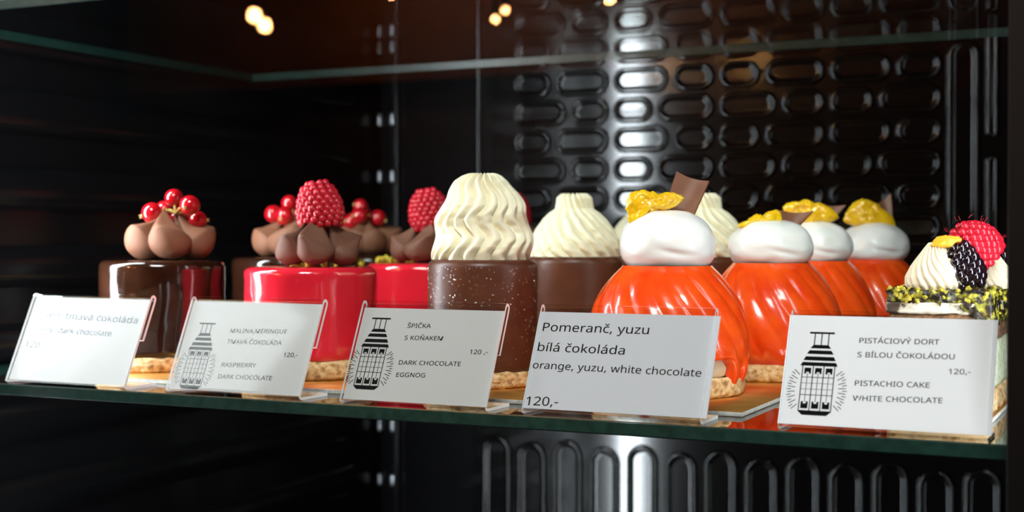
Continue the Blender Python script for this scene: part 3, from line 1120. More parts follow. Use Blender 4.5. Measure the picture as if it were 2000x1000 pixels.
# ------------------------------------------------------------------ price tags
GLYPHS = """,215|154 84 136 23 111 -42 85 -103 33 -103 49 -38 63 31 73 93 148 93;;-258|32 184 32 246 226 246 226 184;;0459|419 287 419 253 417 221 414 191 409 163 401 128 390 97 376 70 359 47 339 27 316 12 290 1 261 -6 229 -8 188 -4 153 8 122 27 97 54 76 88 60 129 51 163 44 201 41 243 39 287 40 332 44 373 50 411 58 446 73 486 93 520 119 547 149 566 186 578 229 581 269 578 304 566 335 547 361 520 382 486 399 446 408 411 414 373 418 332|110 287 111 249 113 215 116 184 121 156 131 125 143 98 159 78 178 64 202 55 229 52 256 55 279 64 298 78 314 98 326 124 336 156 341 184 345 215 347 249 348 287 347 325 345 359 341 390 336 417 326 449 314 475 298 495 279 510 256 518 229 521 202 518 178 510 159 495 143 475 131 449 121 417 116 390 113 359 111 325;;1458|285 0 216 0 216 400 216 439 217 470 219 499 196 477 169 455 108 405 71 452 226 573 285 573;;2459|417 0 38 0 38 59 188 210 261 287 280 309 295 331 306 353 315 376 320 399 322 424 318 453 309 477 294 496 273 510 249 518 221 520 194 519 169 514 147 506 126 495 104 482 83 466 45 513 94 548 113 557 132 565 153 572 174 577 197 580 221 581 255 579 285 572 313 562 336 548 356 531 372 510 384 485 391 458 394 428 392 399 386 371 375 344 361 318 344 292 324 267 247 185 128 67 128 64 417 64;;A512|437 0 368 177 141 177 73 0 0 0 224 575 289 575 512 0|282 415 274 438 263 473 255 500 247 468 238 438 230 415 165 241 346 241;;B522|241 573 292 571 336 565 373 555 404 541 428 522 445 497 455 467 459 431 457 409 453 389 446 371 431 347 409 328 392 317 372 309 350 304 350 300 373 295 395 288 415 279 433 267 448 253 461 236 470 215 476 191 478 163 475 130 467 100 454 74 436 52 413 33 385 19 354 8 318 2 279 0 78 0 78 573|256 329 300 331 334 339 357 352 372 371 381 394 384 423 380 451 369 474 351 490 324 502 289 509 245 511 150 511 150 329|150 269 150 61 265 61 311 64 346 74 371 91 388 112 398 138 401 168 398 197 388 221 370 241 344 256 321 263 293 267 260 269;;C507|323 517 294 516 266 510 241 502 217 490 196 474 178 456 162 434 149 410 139 383 131 353 127 321 125 286 126 252 131 220 138 191 147 164 164 132 186 105 213 83 244 68 281 58 322 55 347 56 371 58 394 62 460 78 460 15 438 8 416 2 393 -2 369 -6 342 -7 312 -8 270 -6 232 1 197 12 166 28 139 48 115 72 95 99 78 131 65 165 56 203 51 244 49 287 50 319 53 349 59 378 67 406 81 440 99 471 120 499 145 523 174 543 206 559 242 571 281 578 324 581 353 580 381 577 409 572 435 565 460 557 482 547 453 486 394 508 372 513 348 516;;D586|536 292 534 246 528 203 516 165 501 131 481 100 457 74 430 51 399 33 364 18 325 8 283 2 237 0 78 0 78 573 254 573 296 571 335 565 371 555 404 540 434 523 460 501 483 475 502 446 517 413 528 377 534 336|460 289 459 326 454 359 446 388 435 415 416 444 391 469 361 487 327 500 287 508 244 511 150 511 150 62 228 62 272 64 311 71 346 82 377 98 402 119 423 144 439 174 451 208 458 246;;E446|398 0 78 0 78 573 398 573 398 509 150 509 150 330 383 330 383 268 150 268 150 63 398 63;;G584|326 302 524 302 524 22 493 12 462 5 431 -1 398 -5 362 -7 323 -8 280 -6 241 1 205 12 173 28 145 47 120 71 98 98 81 130 67 164 57 202 51 243 49 286 51 330 58 370 69 407 84 442 104 473 127 500 154 524 186 544 220 560 259 571 300 578 346 581 377 580 407 577 437 572 465 565 491 557 516 547 489 484 468 493 445 501 421 508 395 513 369 516 342 517 309 515 278 510 250 501 225 489 195 468 170 441 150 409 139 382 131 353 126 321 124 286 126 253 130 222 137 193 146 166 164 133 187 106 216 84 241 71 270 62 303 56 340 55 404 59 452 68 452 238 326 238;;H594|516 0 443 0 443 267 150 267 150 0 78 0 78 573 150 573 150 330 443 330 443 573 516 573;;I272|239 0 32 0 32 42 99 57 99 515 32 531 32 573 239 573 239 531 172 515 172 57 239 42;;K497|496 0 411 0 209 273 150 222 150 0 78 0 78 573 150 573 150 290 199 345 249 399 403 573 488 573 261 323;;L420|78 0 78 573 150 573 150 64 400 64 400 0;;M728|330 0 142 502 139 502 142 461 144 407 144 347 144 0 78 0 78 573 184 573 361 103 364 103 544 573 650 573 650 0 578 0 578 352 579 408 581 460 584 501 581 501 390 0;;N609|532 0 447 0 141 476 138 476 141 432 143 378 144 320 144 0 78 0 78 573 161 573 467 99 470 99 468 137 466 193 464 249 464 573 532 573;;O627|577 287 576 255 573 224 568 194 561 166 547 132 531 101 510 73 486 49 459 29 428 13 393 1 355 -6 314 -8 271 -6 232 1 196 13 165 29 138 49 114 73 94 101 78 132 65 167 58 195 53 224 50 255 49 288 51 331 56 370 65 408 78 442 94 473 114 500 138 524 166 545 197 561 232 572 271 579 314 581 356 579 393 572 428 561 459 545 486 525 510 501 530 473 547 442 560 408 570 370 576 330|125 287 126 252 130 220 136 190 145 163 161 131 182 104 207 83 238 67 273 58 314 55 354 58 390 67 420 83 445 104 465 131 481 163 490 190 496 220 500 252 501 287 498 338 490 384 476 423 456 457 431 484 398 503 360 514 314 518 274 515 238 506 207 490 182 469 161 443 145 411 136 384 130 354 126 322;;P486|229 573 282 570 326 562 363 548 393 528 415 504 431 475 441 442 444 404 443 381 439 358 433 336 423 316 411 296 395 278 375 262 351 249 324 238 292 230 256 225 216 223 150 223 150 0 78 0 78 573|223 511 150 511 150 285 208 285 242 286 272 290 298 296 320 306 338 318 352 334 362 352 368 375 370 401 366 435 354 462 334 484 306 499 269 508;;R499|236 573 281 571 320 565 353 555 381 540 404 522 422 500 434 474 442 444 444 410 442 381 437 356 427 334 415 315 401 298 385 285 367 274 349 264 330 257 487 0 403 0 264 237 150 237 150 0 78 0 78 573|232 510 150 510 150 298 236 298 278 301 312 310 338 325 355 347 366 374 370 407 368 430 363 450 355 467 336 486 310 500 287 505 261 509;;S440|403 153 400 121 392 92 378 66 359 44 335 26 307 11 274 1 238 -6 198 -8 137 -5 83 4 41 19 41 88 62 80 86 72 113 65 142 59 171 56 201 55 228 56 252 60 273 66 298 79 316 98 327 120 330 147 327 173 318 194 302 213 277 230 255 241 228 252 196 265 131 294 106 311 85 330 69 351 57 375 52 393 49 413 48 435 51 464 58 490 71 513 89 533 110 550 136 563 165 573 197 579 231 581 262 580 290 577 318 572 343 565 367 558 389 549 366 487 302 508 278 513 254 516 229 517 207 516 187 513 169 507 148 494 133 478 124 457 121 434 124 407 133 386 149 367 172 351 193 341 217 330 246 318 278 306 307 293 332 279 353 264 371 247 385 228 395 206 401 181;;T446|259 0 187 0 187 509 8 509 8 573 437 573 437 509 259 509;;U586|513 202 511 164 503 128 489 95 470 65 446 40 416 20 389 8 360 -1 327 -6 290 -8 240 -4 196 7 159 25 128 50 104 82 86 118 76 158 72 204 72 573 144 573 144 201 148 158 161 122 182 93 211 72 248 59 294 55 327 57 355 63 379 73 399 88 415 105 427 126 435 149 440 174 442 202 442 573 513 573;;V481|481 573 277 0 204 0 0 573 75 573 204 205 220 160 231 119 241 80 250 119 262 161 277 207 405 573;;W746|735 573 583 0 510 0 399 375 389 410 380 443 373 471 370 488 367 471 361 443 352 409 342 373 234 0 161 0 10 573 85 573 174 223 183 186 190 151 196 118 201 87 206 119 213 154 222 191 232 227 333 573 407 573 512 225 523 187 532 151 538 117 544 87 550 129 560 175 572 224 660 573;;Y454|227 291 376 573 454 573 263 222 263 0 191 0 191 219 0 573 79 573;;a450|231 437 268 435 299 428 326 418 347 403 368 375 381 338 385 293 385 0 334 0 320 61 317 61 298 40 279 22 258 9 234 -1 216 -5 195 -7 172 -8 148 -7 124 -2 103 6 84 16 68 30 55 48 45 68 39 92 37 119 43 159 59 192 87 219 116 234 152 245 194 253 243 257 316 259 316 285 313 317 306 342 293 359 275 371 253 378 227 380 205 379 183 376 163 370 106 347 84 400 104 410 126 419 151 426 177 432 204 436|252 208 204 203 167 195 141 182 124 165 113 144 110 119 115 87 132 66 157 53 188 49 223 52 253 62 279 79 299 103 311 134 315 172 315 210;;b493|139 461 138 410 135 373 139 373 153 390 169 405 189 419 213 429 240 435 272 437 310 434 344 423 374 406 401 381 422 350 437 312 446 267 449 215 448 180 444 147 437 118 427 91 410 61 390 36 365 17 337 3 306 -5 272 -8 240 -6 213 0 189 10 169 24 153 38 139 55 133 55 119 0 68 0 68 609 139 609|260 379 231 377 207 371 188 361 172 348 159 330 150 308 144 282 140 252 139 217 139 214 140 177 145 144 153 116 165 93 187 69 219 55 261 51 297 55 325 69 348 93 360 117 369 145 374 178 376 216 374 254 369 287 360 315 348 338 325 360 296 374;;c385|241 -8 204 -5 170 2 139 15 112 34 88 58 69 87 58 114 50 143 46 176 44 213 46 250 51 284 59 315 71 342 90 372 114 396 142 415 174 428 208 435 245 438 267 437 288 435 309 431 336 424 358 415 337 356 292 370 244 376 217 374 193 368 172 358 155 343 141 325 131 303 123 277 119 247 117 213 119 181 123 152 131 126 141 104 155 86 172 71 191 61 214 55 240 53 262 54 283 56 302 60 351 78 351 15 328 5 304 -2 285 -5 264 -7;;d493|221 -8 182 -5 148 6 118 23 92 48 71 79 56 117 47 162 44 214 47 266 56 311 71 350 93 381 119 406 149 424 183 434 221 438 253 436 280 429 303 420 323 407 340 391 354 374 359 374 356 405 354 438 354 609 425 609 425 0 368 0 358 58 354 58 340 40 323 24 303 11 279 1 252 -6|232 51 273 55 305 67 328 88 343 117 352 154 355 200 355 213 354 251 349 284 340 313 329 336 306 360 274 375 231 379 196 374 168 359 146 334 133 309 124 281 119 249 117 213 119 176 124 144 133 116 146 93 168 69 197 55;;e452|234 438 269 435 301 427 329 414 354 396 374 373 390 346 402 315 409 281 411 244 411 201 117 201 122 157 134 119 154 90 181 69 215 56 254 52 280 53 305 56 327 60 392 82 392 20 370 11 349 4 327 -1 304 -5 279 -7 251 -8 212 -5 176 3 143 17 114 36 90 61 70 91 59 117 51 146 46 177 44 212 46 246 50 277 57 306 68 333 86 364 108 390 134 411 164 426 198 435|233 380 202 377 175 366 154 348 137 323 125 293 119 257 338 257 336 281 333 302 326 322 312 346 292 364 276 373 256 378;;g493|221 438 248 436 273 431 297 422 319 409 338 393 355 373 359 373 369 430 425 430 425 -7 423 -46 416 -80 404 -109 388 -135 367 -155 341 -172 310 -183 274 -190 233 -192 202 -192 174 -189 147 -186 122 -180 99 -174 78 -165 78 -100 99 -110 123 -118 149 -125 177 -130 206 -133 237 -134 271 -130 300 -119 324 -101 341 -77 352 -48 355 -13 355 4 356 32 358 57 354 57 338 37 320 21 299 8 275 -1 250 -6 221 -8 182 -4 147 7 117 25 91 51 70 83 56 121 47 164 44 214 47 263 56 306 70 344 91 377 117 404 147 423 181 434|230 379 207 376 187 370 169 359 153 344 140 326 130 303 123 277 119 247 117 213 119 176 124 143 134 115 146 92 169 68 197 54 232 50 262 52 288 58 309 69 326 85 340 105 349 131 353 151 355 173 356 197 356 214 355 251 350 282 343 309 332 331 319 348 302 362 281 371 257 377;;h495|139 431 138 399 135 370 140 370 155 391 174 407 196 420 221 429 247 435 273 437 306 435 335 430 360 421 382 408 399 391 413 370 423 344 429 314 431 280 431 0 361 0 361 275 358 307 351 333 338 353 319 367 295 376 265 379 235 377 210 370 189 360 173 347 160 329 150 308 144 283 140 254 139 222 139 0 68 0 68 609 139 609;;i207|139 430 139 0 68 0 68 430|104 591 119 588 133 580 142 566 145 546 142 526 133 512 119 504 104 501 88 504 75 512 66 526 63 546 66 566 75 580 88 588;;k428|138 291 137 257 135 221 138 221 152 240 172 264 189 285 326 430 409 430 235 246 421 0 336 0 187 200 138 158 138 0 68 0 68 609 138 609;;l207|139 0 68 0 68 609 139 609;;m749|540 438 584 434 621 421 649 401 665 379 676 352 683 319 685 280 685 0 615 0 615 277 613 308 606 333 594 353 577 367 555 376 528 379 490 374 460 362 438 342 423 315 414 280 411 237 411 0 342 0 342 277 339 308 332 333 320 353 303 367 281 376 253 379 227 377 204 370 185 360 170 347 158 329 150 308 144 283 140 255 139 223 139 0 68 0 68 430 125 430 136 371 140 371 155 392 173 409 194 422 217 431 241 436 266 438 298 436 325 430 349 420 369 406 386 388 398 366 402 366 418 388 438 406 461 420 486 430 512 436;;n496|275 438 311 436 343 429 369 417 391 401 409 379 421 352 428 319 431 280 431 0 361 0 361 275 358 307 351 333 338 353 319 367 295 376 265 379 222 374 189 361 166 338 151 308 142 269 139 223 139 0 68 0 68 430 125 430 136 371 140 371 156 392 175 409 198 422 222 431 248 436;;o485|442 216 440 181 436 150 428 121 417 95 404 71 388 51 369 33 348 18 324 7 299 -1 271 -6 241 -8 214 -6 188 -1 163 7 140 18 119 33 100 51 84 71 70 95 59 121 51 150 46 181 44 216 46 250 50 282 58 310 68 336 87 367 110 392 137 412 169 426 204 435 244 438 281 435 316 426 347 412 374 392 398 367 417 336 428 310 436 282 440 250|117 216 119 184 123 154 130 128 141 105 155 86 172 71 192 59 216 53 243 51 270 53 294 59 314 71 331 86 345 105 356 128 363 154 367 184 369 216 367 248 363 277 355 303 345 325 331 344 314 359 294 370 270 376 242 379 202 374 171 359 147 335 134 311 124 284 119 252;;r331|269 438 295 437 319 433 310 368 287 372 264 374 240 371 217 363 195 351 176 334 161 313 149 289 143 270 140 251 139 229 139 0 68 0 68 430 126 430 134 351 137 351 152 374 170 395 191 413 214 426 240 435;;t289|212 50 245 53 272 59 272 5 240 -4 200 -8 178 -7 157 -3 138 4 120 13 104 27 91 44 82 66 76 93 74 125 74 375 13 375 13 409 75 437 103 528 144 528 144 430 269 430 269 375 144 375 144 127 146 103 153 83 163 69 185 54;;u496|427 430 427 0 370 0 359 57 356 57 340 36 321 20 298 8 273 -1 247 -6 220 -8 187 -6 159 -1 134 8 112 21 95 38 81 59 71 85 65 114 63 148 63 430 135 430 135 153 137 122 145 96 158 76 176 62 200 53 230 51 260 53 285 59 306 69 323 82 336 100 345 121 352 146 356 175 357 206 357 430;;v407|163 0 0 430 75 430 167 176 180 137 193 96 201 63 204 63 214 96 227 138 241 176 332 430 407 430 244 0;;w630|346 243 336 276 328 308 321 335 316 357 313 357 308 335 302 307 294 275 284 242 207 1 127 1 9 431 82 431 141 201 153 154 163 109 169 73 172 73 178 97 185 128 193 160 201 188 277 431 354 431 428 188 440 149 451 109 457 74 460 74 466 108 477 153 489 201 549 431 621 431 502 1 419 1;;y409|1 430 76 430 169 185 184 144 196 105 205 68 209 68 224 121 245 186 333 430 409 430 224 -59 213 -85 201 -108 188 -130 173 -148 157 -164 138 -176 117 -185 94 -191 67 -192 34 -190 9 -186 9 -130 30 -133 56 -135 79 -132 99 -126 116 -114 130 -99 142 -80 152 -59 174 -2;;z377|346 0 31 0 31 47 262 375 45 375 45 430 340 430 340 377 112 55 346 55;;Á512|437 0 368 177 141 177 73 0 0 0 224 575 289 575 512 0|282 415 274 438 263 473 255 500 247 468 238 438 230 415 165 241 346 241|374 749 353 722 323 688 290 656 259 629 213 629 213 638 239 674 266 717 289 757 374 757;;Í272|239 0 32 0 32 42 99 57 99 515 32 531 32 573 239 573 239 531 172 515 172 57 239 42|255 749 234 722 204 688 171 656 140 629 94 629 94 638 120 674 148 717 170 757 255 757;;Ý454|227 291 376 573 454 573 263 222 263 0 191 0 191 219 0 573 79 573|346 749 325 722 295 688 262 656 231 629 184 629 184 638 211 674 238 717 261 757 346 757;;á450|231 437 268 435 299 428 326 418 347 403 368 375 381 338 385 293 385 0 334 0 320 61 317 61 298 40 279 22 258 9 234 -1 216 -5 195 -7 172 -8 148 -7 124 -2 103 6 84 16 68 30 55 48 45 68 39 92 37 119 43 159 59 192 87 219 116 234 152 245 194 253 243 257 316 259 316 285 313 317 306 342 293 359 275 371 253 378 227 380 205 379 183 376 163 370 106 347 84 400 104 410 126 419 151 426 177 432 204 436|252 208 204 203 167 195 141 182 124 165 113 144 110 119 115 87 132 66 157 53 188 49 223 52 253 62 279 79 299 103 311 134 315 172 315 210|344 606 323 579 293 546 260 513 229 486 183 486 183 496 209 532 237 575 259 614 344 614;;í207|139 0 68 0 68 430 139 430|222 606 201 579 171 546 138 513 107 486 61 486 61 496 87 532 115 575 137 614 222 614;;Č507|323 517 294 516 266 510 241 502 217 490 196 474 178 456 162 434 149 410 139 383 131 353 127 321 125 286 126 252 131 220 138 191 147 164 164 132 186 105 213 83 244 68 281 58 322 55 347 56 371 58 394 62 460 78 460 15 438 8 416 2 393 -2 369 -6 342 -7 312 -8 270 -6 232 1 197 12 166 28 139 48 115 72 95 99 78 131 65 165 56 203 51 244 49 287 50 319 53 349 59 378 67 406 81 440 99 471 120 499 145 523 174 543 206 559 242 571 281 578 324 581 353 580 381 577 409 572 435 565 460 557 482 547 453 486 394 508 372 513 348 516|268 629 240 668 203 711 169 747 169 757 217 757 261 724 303 683 347 724 391 757 440 757 440 747 405 711 368 668 340 629;;č385|241 -8 204 -5 170 2 139 15 112 34 88 58 69 87 58 114 50 143 46 176 44 213 46 250 51 284 59 315 71 342 90 372 114 396 142 415 174 428 208 435 245 438 267 437 288 435 309 431 336 424 358 415 337 356 292 370 244 376 217 374 193 368 172 358 155 343 141 325 131 303 123 277 119 247 117 213 119 181 123 152 131 126 141 104 155 86 172 71 191 61 214 55 240 53 262 54 283 56 302 60 351 78 351 15 328 5 304 -2 285 -5 264 -7|191 486 163 526 126 568 92 604 92 614 140 614 184 581 226 540 270 581 314 614 363 614 363 604 328 568 291 526 263 486;;Ň609|532 0 447 0 141 476 138 476 141 432 143 378 144 320 144 0 78 0 78 573 161 573 467 99 470 99 468 137 466 193 464 249 464 573 532 573|268 629 240 668 203 711 169 747 169 757 217 757 261 724 303 683 347 724 391 757 440 757 440 747 405 711 368 668 340 629;;ň496|275 438 311 436 343 429 369 417 391 401 409 379 421 352 428 319 431 280 431 0 361 0 361 275 358 307 351 333 338 353 319 367 295 376 265 379 222 374 189 361 166 338 151 308 142 269 139 223 139 0 68 0 68 430 125 430 136 371 140 371 156 392 175 409 198 422 222 431 248 436|211 486 183 526 146 568 112 604 112 614 160 614 204 581 246 540 290 581 334 614 383 614 383 604 348 568 311 526 283 486;;Š440|403 153 400 121 392 92 378 66 359 44 335 26 307 11 274 1 238 -6 198 -8 137 -5 83 4 41 19 41 88 62 80 86 72 113 65 142 59 171 56 201 55 228 56 252 60 273 66 298 79 316 98 327 120 330 147 327 173 318 194 302 213 277 230 255 241 228 252 196 265 131 294 106 311 85 330 69 351 57 375 52 393 49 413 48 435 51 464 58 490 71 513 89 533 110 550 136 563 165 573 197 579 231 581 262 580 290 577 318 572 343 565 367 558 389 549 366 487 302 508 278 513 254 516 229 517 207 516 187 513 169 507 148 494 133 478 124 457 121 434 124 407 133 386 149 367 172 351 193 341 217 330 246 318 278 306 307 293 332 279 353 264 371 247 385 228 395 206 401 181|192 629 164 668 127 711 93 747 93 757 141 757 184 724 227 683 271 724 314 757 364 757 364 747 329 711 291 668 264 629;;š384|348 119 346 92 339 69 327 49 311 32 292 18 268 6 241 -2 210 -6 176 -8 148 -7 122 -5 99 -1 78 5 59 11 42 19 42 83 104 60 128 54 153 50 178 49 211 51 236 57 256 66 274 86 280 112 278 128 271 141 259 154 239 167 174 196 103 228 76 245 57 266 45 292 41 324 46 358 61 386 85 408 109 421 137 430 168 436 202 438 228 437 252 434 275 430 298 424 319 417 339 409 315 353 258 372 238 377 218 379 197 380 171 379 149 374 131 366 114 350 108 328 111 312 119 298 133 286 154 274 219 246 289 215 314 197 333 176 344 150|156 486 128 526 91 568 57 604 57 614 105 614 148 581 191 540 235 581 278 614 328 614 328 604 293 568 255 526 228 486"""
FONT = {}
for g in GLYPHS.split(';;'):
    head, *polys = g[1:].split('|')
    FONT[g[0]] = (int(head), [[(int(a), int(b)) for a, b in zip(p.split()[::2], p.split()[1::2])] for p in polys])
SPACE = 230


def text_width(s):
    x = 0
    for c in s:
        x += SPACE if c == ' ' else FONT[c][0]
    return x / 1000


def flat_mesh(name, polys, m, parent, mtx, loc, depth=.00004, bold=0.0):
    """fills closed outlines (with holes) as one flat mesh in the card's plane"""
    # every letter is filled on its own, so that touching letters stay whole
    V, F = [], []
    for grp in polys:
        cu = bpy.data.curves.new(name, 'CURVE')
        cu.dimensions = '2D'
        cu.fill_mode = 'FRONT'
        cu.offset = bold
        for p in grp:
            sp_ = cu.splines.new('POLY')
            sp_.points.add(len(p) - 1)
            for k, (x, y) in enumerate(p):
                sp_.points[k].co = (x, y, 0, 1)
            sp_.use_cyclic_u = True
        tmp = bpy.data.objects.new('tmp', cu)
        me = tmp.to_mesh()
        b0 = len(V)
        V += [mtx @ v.co for v in me.vertices]
        F += [tuple(b0 + i for i in f.vertices) for f in me.polygons]
        tmp.to_mesh_clear()
        bpy.data.objects.remove(tmp)
        bpy.data.curves.remove(cu)
    me = bpy.data.meshes.new(name)
    me.from_pydata([tuple(v) for v in V], [], F)
    me.materials.append(m)
    o = bpy.data.objects.new(name, me)
    COL.objects.link(o)
    o.parent = parent
    o.location = loc
    return o


def rect(x0, y0, x1, y1):
    return [(x0, y0), (x1, y0), (x1, y1), (x0, y1)]


def emblem_polys():
    """lantern-shaped tower mark: unit height 1, centred on x = 0"""
    P = []
    P.append(rect(-.142, .978, .142, 1.0))
    for x in (-.085, -.006, .073):
        P.append(rect(x, .83, x + .012, .98))
    for (w0, w1, y0, y1) in ((.085, .118, .842, .800), (.125, .152, .775, .730), (.160, .184, .700, .652), (.190, .212, .630, .586)):
        P.append([(-w0, y0), (w0, y0), (w1, y1), (-w1, y1)])
    # body frame: outlines and bars
    L, R_, B, T = -.182, .182, .055, .586
    t = .011
    cols = [L, L + (R_ - L) / 3, L + 2 * (R_ - L) / 3, R_]
    for i, x in enumerate(cols):
        P.append(rect(x - t / 2, B, x + t / 2, T))
    for (y, th) in ((.445, .008), (.375, .005), (.305, .005), (.235, .008)):
        for a, b_ in zip(cols, cols[1:]):
            xm = (a + b_) / 2
            P.append(rect(a + t / 2, y, xm - .0042, y + th))
            P.append(rect(xm + .0042, y, b_ - t / 2, y + th))
    for a, b_ in zip(cols, cols[1:]):
        xm = (a + b_) / 2
        P.append(rect(xm - .0035, .155, xm + .0035, .50))
        # upper block with a notch from below, lower block with a notch from above
        P.append([(xm - .038, .562), (xm - .038, .490), (xm - .016, .490), (xm - .016, .512), (xm + .016, .512), (xm + .016, .490), (xm + .038, .490), (xm + .038, .562)])
        P.append([(xm - .040, .078), (xm + .040, .078), (xm + .040, .160), (xm + .016, .160), (xm + .016, .135), (xm - .016, .135), (xm - .016, .160), (xm - .040, .160)])
    P.append([(L - .006, B), (R_ + .006, B), (R_ + .006, .045), (R_ - .045, 0), (L + .045, 0), (L - .006, .045)])
    # rays either side
    for s in (-1, 1):
        for k in range(15):
            a = radians(-42 + k * 84 / 14)
            r0 = .235 + .0 * (k % 2)
            cx, cy = s * .02, .30
            rr0 = (.225 + (.045 if k % 2 else .0)) / max(.62, cos(a)) ** .35
            rr1 = rr0 + (.085 if k % 2 == 0 else .05)
            p0 = Vector((cx + s * rr0 * cos(a), cy + rr0 * sin(a) * 1.05))
            p1 = Vector((cx + s * rr1 * cos(a), cy + rr1 * sin(a) * 1.05))
            d = (p1 - p0).normalized()
            n = Vector((-d.y, d.x)) * .0042
            P.append([tuple(p0 - n), tuple(p1 - n), tuple(p1 + n), tuple(p0 + n)])
    return P


EMB = emblem_polys()
TILT = radians(25.0)
TH = .0015
PH = .0545


def price_tag(label, bl, br, lines, emb, paper, ink, card=(0, 0, 0, 0), cap=.0018, yaw=0.0, height=PH):
    """acrylic L-holder: foot, tilted front panel, folded over the top with a short flap behind; the card sits in the fold"""
    a, b_ = at_y(*bl, 0.0012), at_y(*br, 0.0012)
    W = b_.x - a.x
    root = thing('price_tag', label, 'price tag', ((a.x + b_.x) / 2, .0014, 0.0), yaw, 'price tags along the shelf edge')
    up = Vector((sin(TILT), cos(TILT)))          # (y, z) along the panel
    nb = Vector((cos(TILT), -sin(TILT)))         # backwards from the panel
    # centre line of the bent sheet
    cl = [Vector((.0265, TH / 2 + .0001)), Vector((.0045, TH / 2 + .0001)), Vector((.0022, TH / 2 + .0003))]
    p0 = Vector((.0008, .0016))
    cl += [p0, p0 + up * .002, p0 + up * (height * .5), p0 + up * (height - .0025)]
    R = .0017
    top = p0 + up * (height - .0020)
    for k in range(1, 8):
        an = pi * k / 8
        cl.append(top + nb * (R - R * cos(an)) + up * (R * sin(an)))
    cl += [top + nb * 2 * R - up * .002, top + nb * 2 * R - up * .024]
    mb = MB()
    n = len(cl)
    outl, inl = [], []
    for i in range(n):
        t = (cl[min(i + 1, n - 1)] - cl[max(i - 1, 0)]).normalized()
        nn = Vector((-t.y, t.x))
        outl.append(cl[i] + nn * TH / 2)
        inl.append(cl[i] - nn * TH / 2)
    for i in range(n - 1):
        q = [outl[i], outl[i + 1], inl[i + 1], inl[i]]
        L3 = [Vector((-W / 2, p.x, p.y)) for p in q]
        R3 = [Vector((W / 2, p.x, p.y)) for p in q]
        mb.poly(L3, 1)
        mb.poly(R3[::-1], 1)
        mb.poly([L3[0], R3[0], R3[1], L3[1]], 0)
        mb.poly([L3[3], L3[2], R3[2], R3[3]], 0)
    for i in (0, n - 1):
        mb.poly([(-W / 2, *outl[i]), (W / 2, *outl[i]), (W / 2, *inl[i]), (-W / 2, *inl[i])], 1)
    ho = mb.build('acrylic_holder', [M['acrylic'], M['acrylic_edge']], root, smooth=False)
    ho['label'] = 'clear bent acrylic holder'
    # card plane frame
    off = TH / 2 + .0003
    o2 = p0 + nb * off
    origin = Vector((-W / 2, o2.x, o2.y))
    U, V, N = Vector((1, 0, 0)), Vector((0, up.x, up.y)), Vector((0, -nb.x, -nb.y))
    mtx = Matrix((U, V, N)).transposed().to_4x4()
    cx0, cy0, cx1, cy1 = .0008 + card[0], .0012 + card[1], W - .0008 + card[2], height - .0025 + card[3]
    ct = .00025
    cb = MB().box((cx0, cy0, -ct), (cx1, cy1, 0))
    cb.v = [mtx @ p for p in cb.v]
    co = cb.build('card', paper, root, smooth=False, loc=origin)
    co['label'] = 'printed paper card'
    rz = Matrix.Rotation(yaw, 3, 'Z')
    wo = Vector(root.location) + rz @ (origin + N * .0001)
    wN, wU, wV = rz @ N, rz @ U, rz @ V

    def uv(px, py):
        p = at_plane(px, py, wo, wN) - wo
        return p.dot(wU), p.dot(wV)
    polys = []
    for (s, p, q, cp) in lines:
        (u0, v0), (u1, v1) = uv(*p), uv(*q)
        w = text_width(s)
        L = sqrt((u1 - u0) ** 2 + (v1 - v0) ** 2)
        sx = L / w
        an = atan2(v1 - v0, u1 - u0)
        sy = cp / .714
        x = 0
        for ch_ in s:
            if ch_ == ' ':
                x += SPACE
                continue
            adv, gl = FONT[ch_]
            grp = []
            for pl_ in gl:
                pts = []
                for (gx, gy) in pl_:
                    X, Y = (gx + x) / 1000 * sx, gy / 1000 * sy
                    pts.append((u0 + X * cos(an) - Y * sin(an), v0 + X * sin(an) + Y * cos(an)))
                grp.append(pts)
            polys.append(grp)
            x += adv
    o = flat_mesh('lettering', polys, ink, co, mtx, N * .00006, bold=.000025)
    if emb:
        (u0, v0), (u1, v1) = uv(*emb[0]), uv(*emb[1])
        hgt = v0 - v1
        uc = (u0 + u1) / 2
        pe_ = [[(uc + x * hgt * 1.0, v1 + y * hgt) for x, y in p] for p in EMB]
        # overlapping pieces of the mark are filled one by one
        mb2 = MB()
        for p in pe_:
            mb2.poly([mtx @ Vector((x, y, 0)) for x, y in p])
        mb2.build('emblem', ink, co, smooth=False, fix=False, loc=N * .00006)
    return root


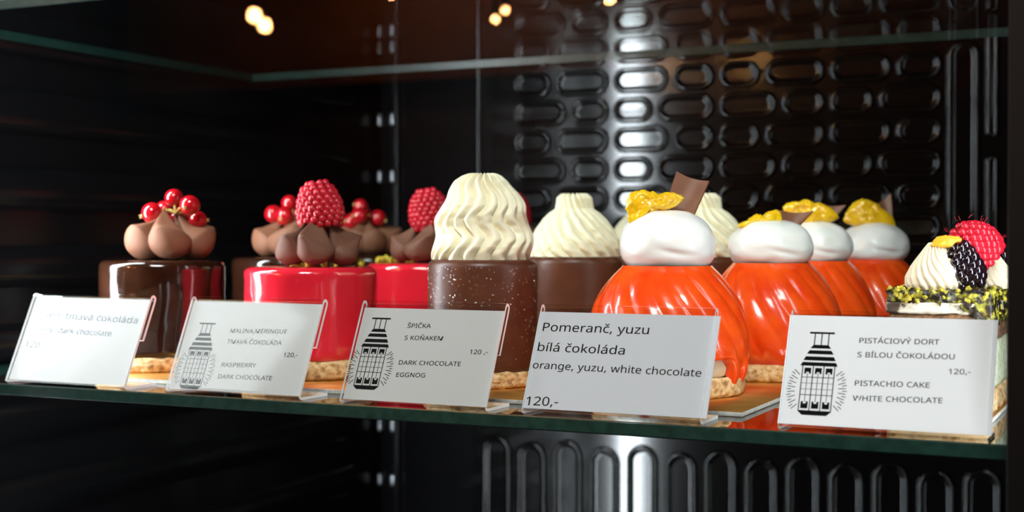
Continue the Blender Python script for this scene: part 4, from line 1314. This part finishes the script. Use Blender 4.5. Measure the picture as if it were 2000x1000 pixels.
price_tag('leftmost price tag in clear holder, washed out by glare, for the cherry dessert', (9, 748), (241, 763),
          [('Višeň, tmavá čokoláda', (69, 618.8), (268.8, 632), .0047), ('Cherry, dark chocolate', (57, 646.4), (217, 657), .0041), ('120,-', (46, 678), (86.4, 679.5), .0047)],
          None, M['paper'], M['ink_glare'])
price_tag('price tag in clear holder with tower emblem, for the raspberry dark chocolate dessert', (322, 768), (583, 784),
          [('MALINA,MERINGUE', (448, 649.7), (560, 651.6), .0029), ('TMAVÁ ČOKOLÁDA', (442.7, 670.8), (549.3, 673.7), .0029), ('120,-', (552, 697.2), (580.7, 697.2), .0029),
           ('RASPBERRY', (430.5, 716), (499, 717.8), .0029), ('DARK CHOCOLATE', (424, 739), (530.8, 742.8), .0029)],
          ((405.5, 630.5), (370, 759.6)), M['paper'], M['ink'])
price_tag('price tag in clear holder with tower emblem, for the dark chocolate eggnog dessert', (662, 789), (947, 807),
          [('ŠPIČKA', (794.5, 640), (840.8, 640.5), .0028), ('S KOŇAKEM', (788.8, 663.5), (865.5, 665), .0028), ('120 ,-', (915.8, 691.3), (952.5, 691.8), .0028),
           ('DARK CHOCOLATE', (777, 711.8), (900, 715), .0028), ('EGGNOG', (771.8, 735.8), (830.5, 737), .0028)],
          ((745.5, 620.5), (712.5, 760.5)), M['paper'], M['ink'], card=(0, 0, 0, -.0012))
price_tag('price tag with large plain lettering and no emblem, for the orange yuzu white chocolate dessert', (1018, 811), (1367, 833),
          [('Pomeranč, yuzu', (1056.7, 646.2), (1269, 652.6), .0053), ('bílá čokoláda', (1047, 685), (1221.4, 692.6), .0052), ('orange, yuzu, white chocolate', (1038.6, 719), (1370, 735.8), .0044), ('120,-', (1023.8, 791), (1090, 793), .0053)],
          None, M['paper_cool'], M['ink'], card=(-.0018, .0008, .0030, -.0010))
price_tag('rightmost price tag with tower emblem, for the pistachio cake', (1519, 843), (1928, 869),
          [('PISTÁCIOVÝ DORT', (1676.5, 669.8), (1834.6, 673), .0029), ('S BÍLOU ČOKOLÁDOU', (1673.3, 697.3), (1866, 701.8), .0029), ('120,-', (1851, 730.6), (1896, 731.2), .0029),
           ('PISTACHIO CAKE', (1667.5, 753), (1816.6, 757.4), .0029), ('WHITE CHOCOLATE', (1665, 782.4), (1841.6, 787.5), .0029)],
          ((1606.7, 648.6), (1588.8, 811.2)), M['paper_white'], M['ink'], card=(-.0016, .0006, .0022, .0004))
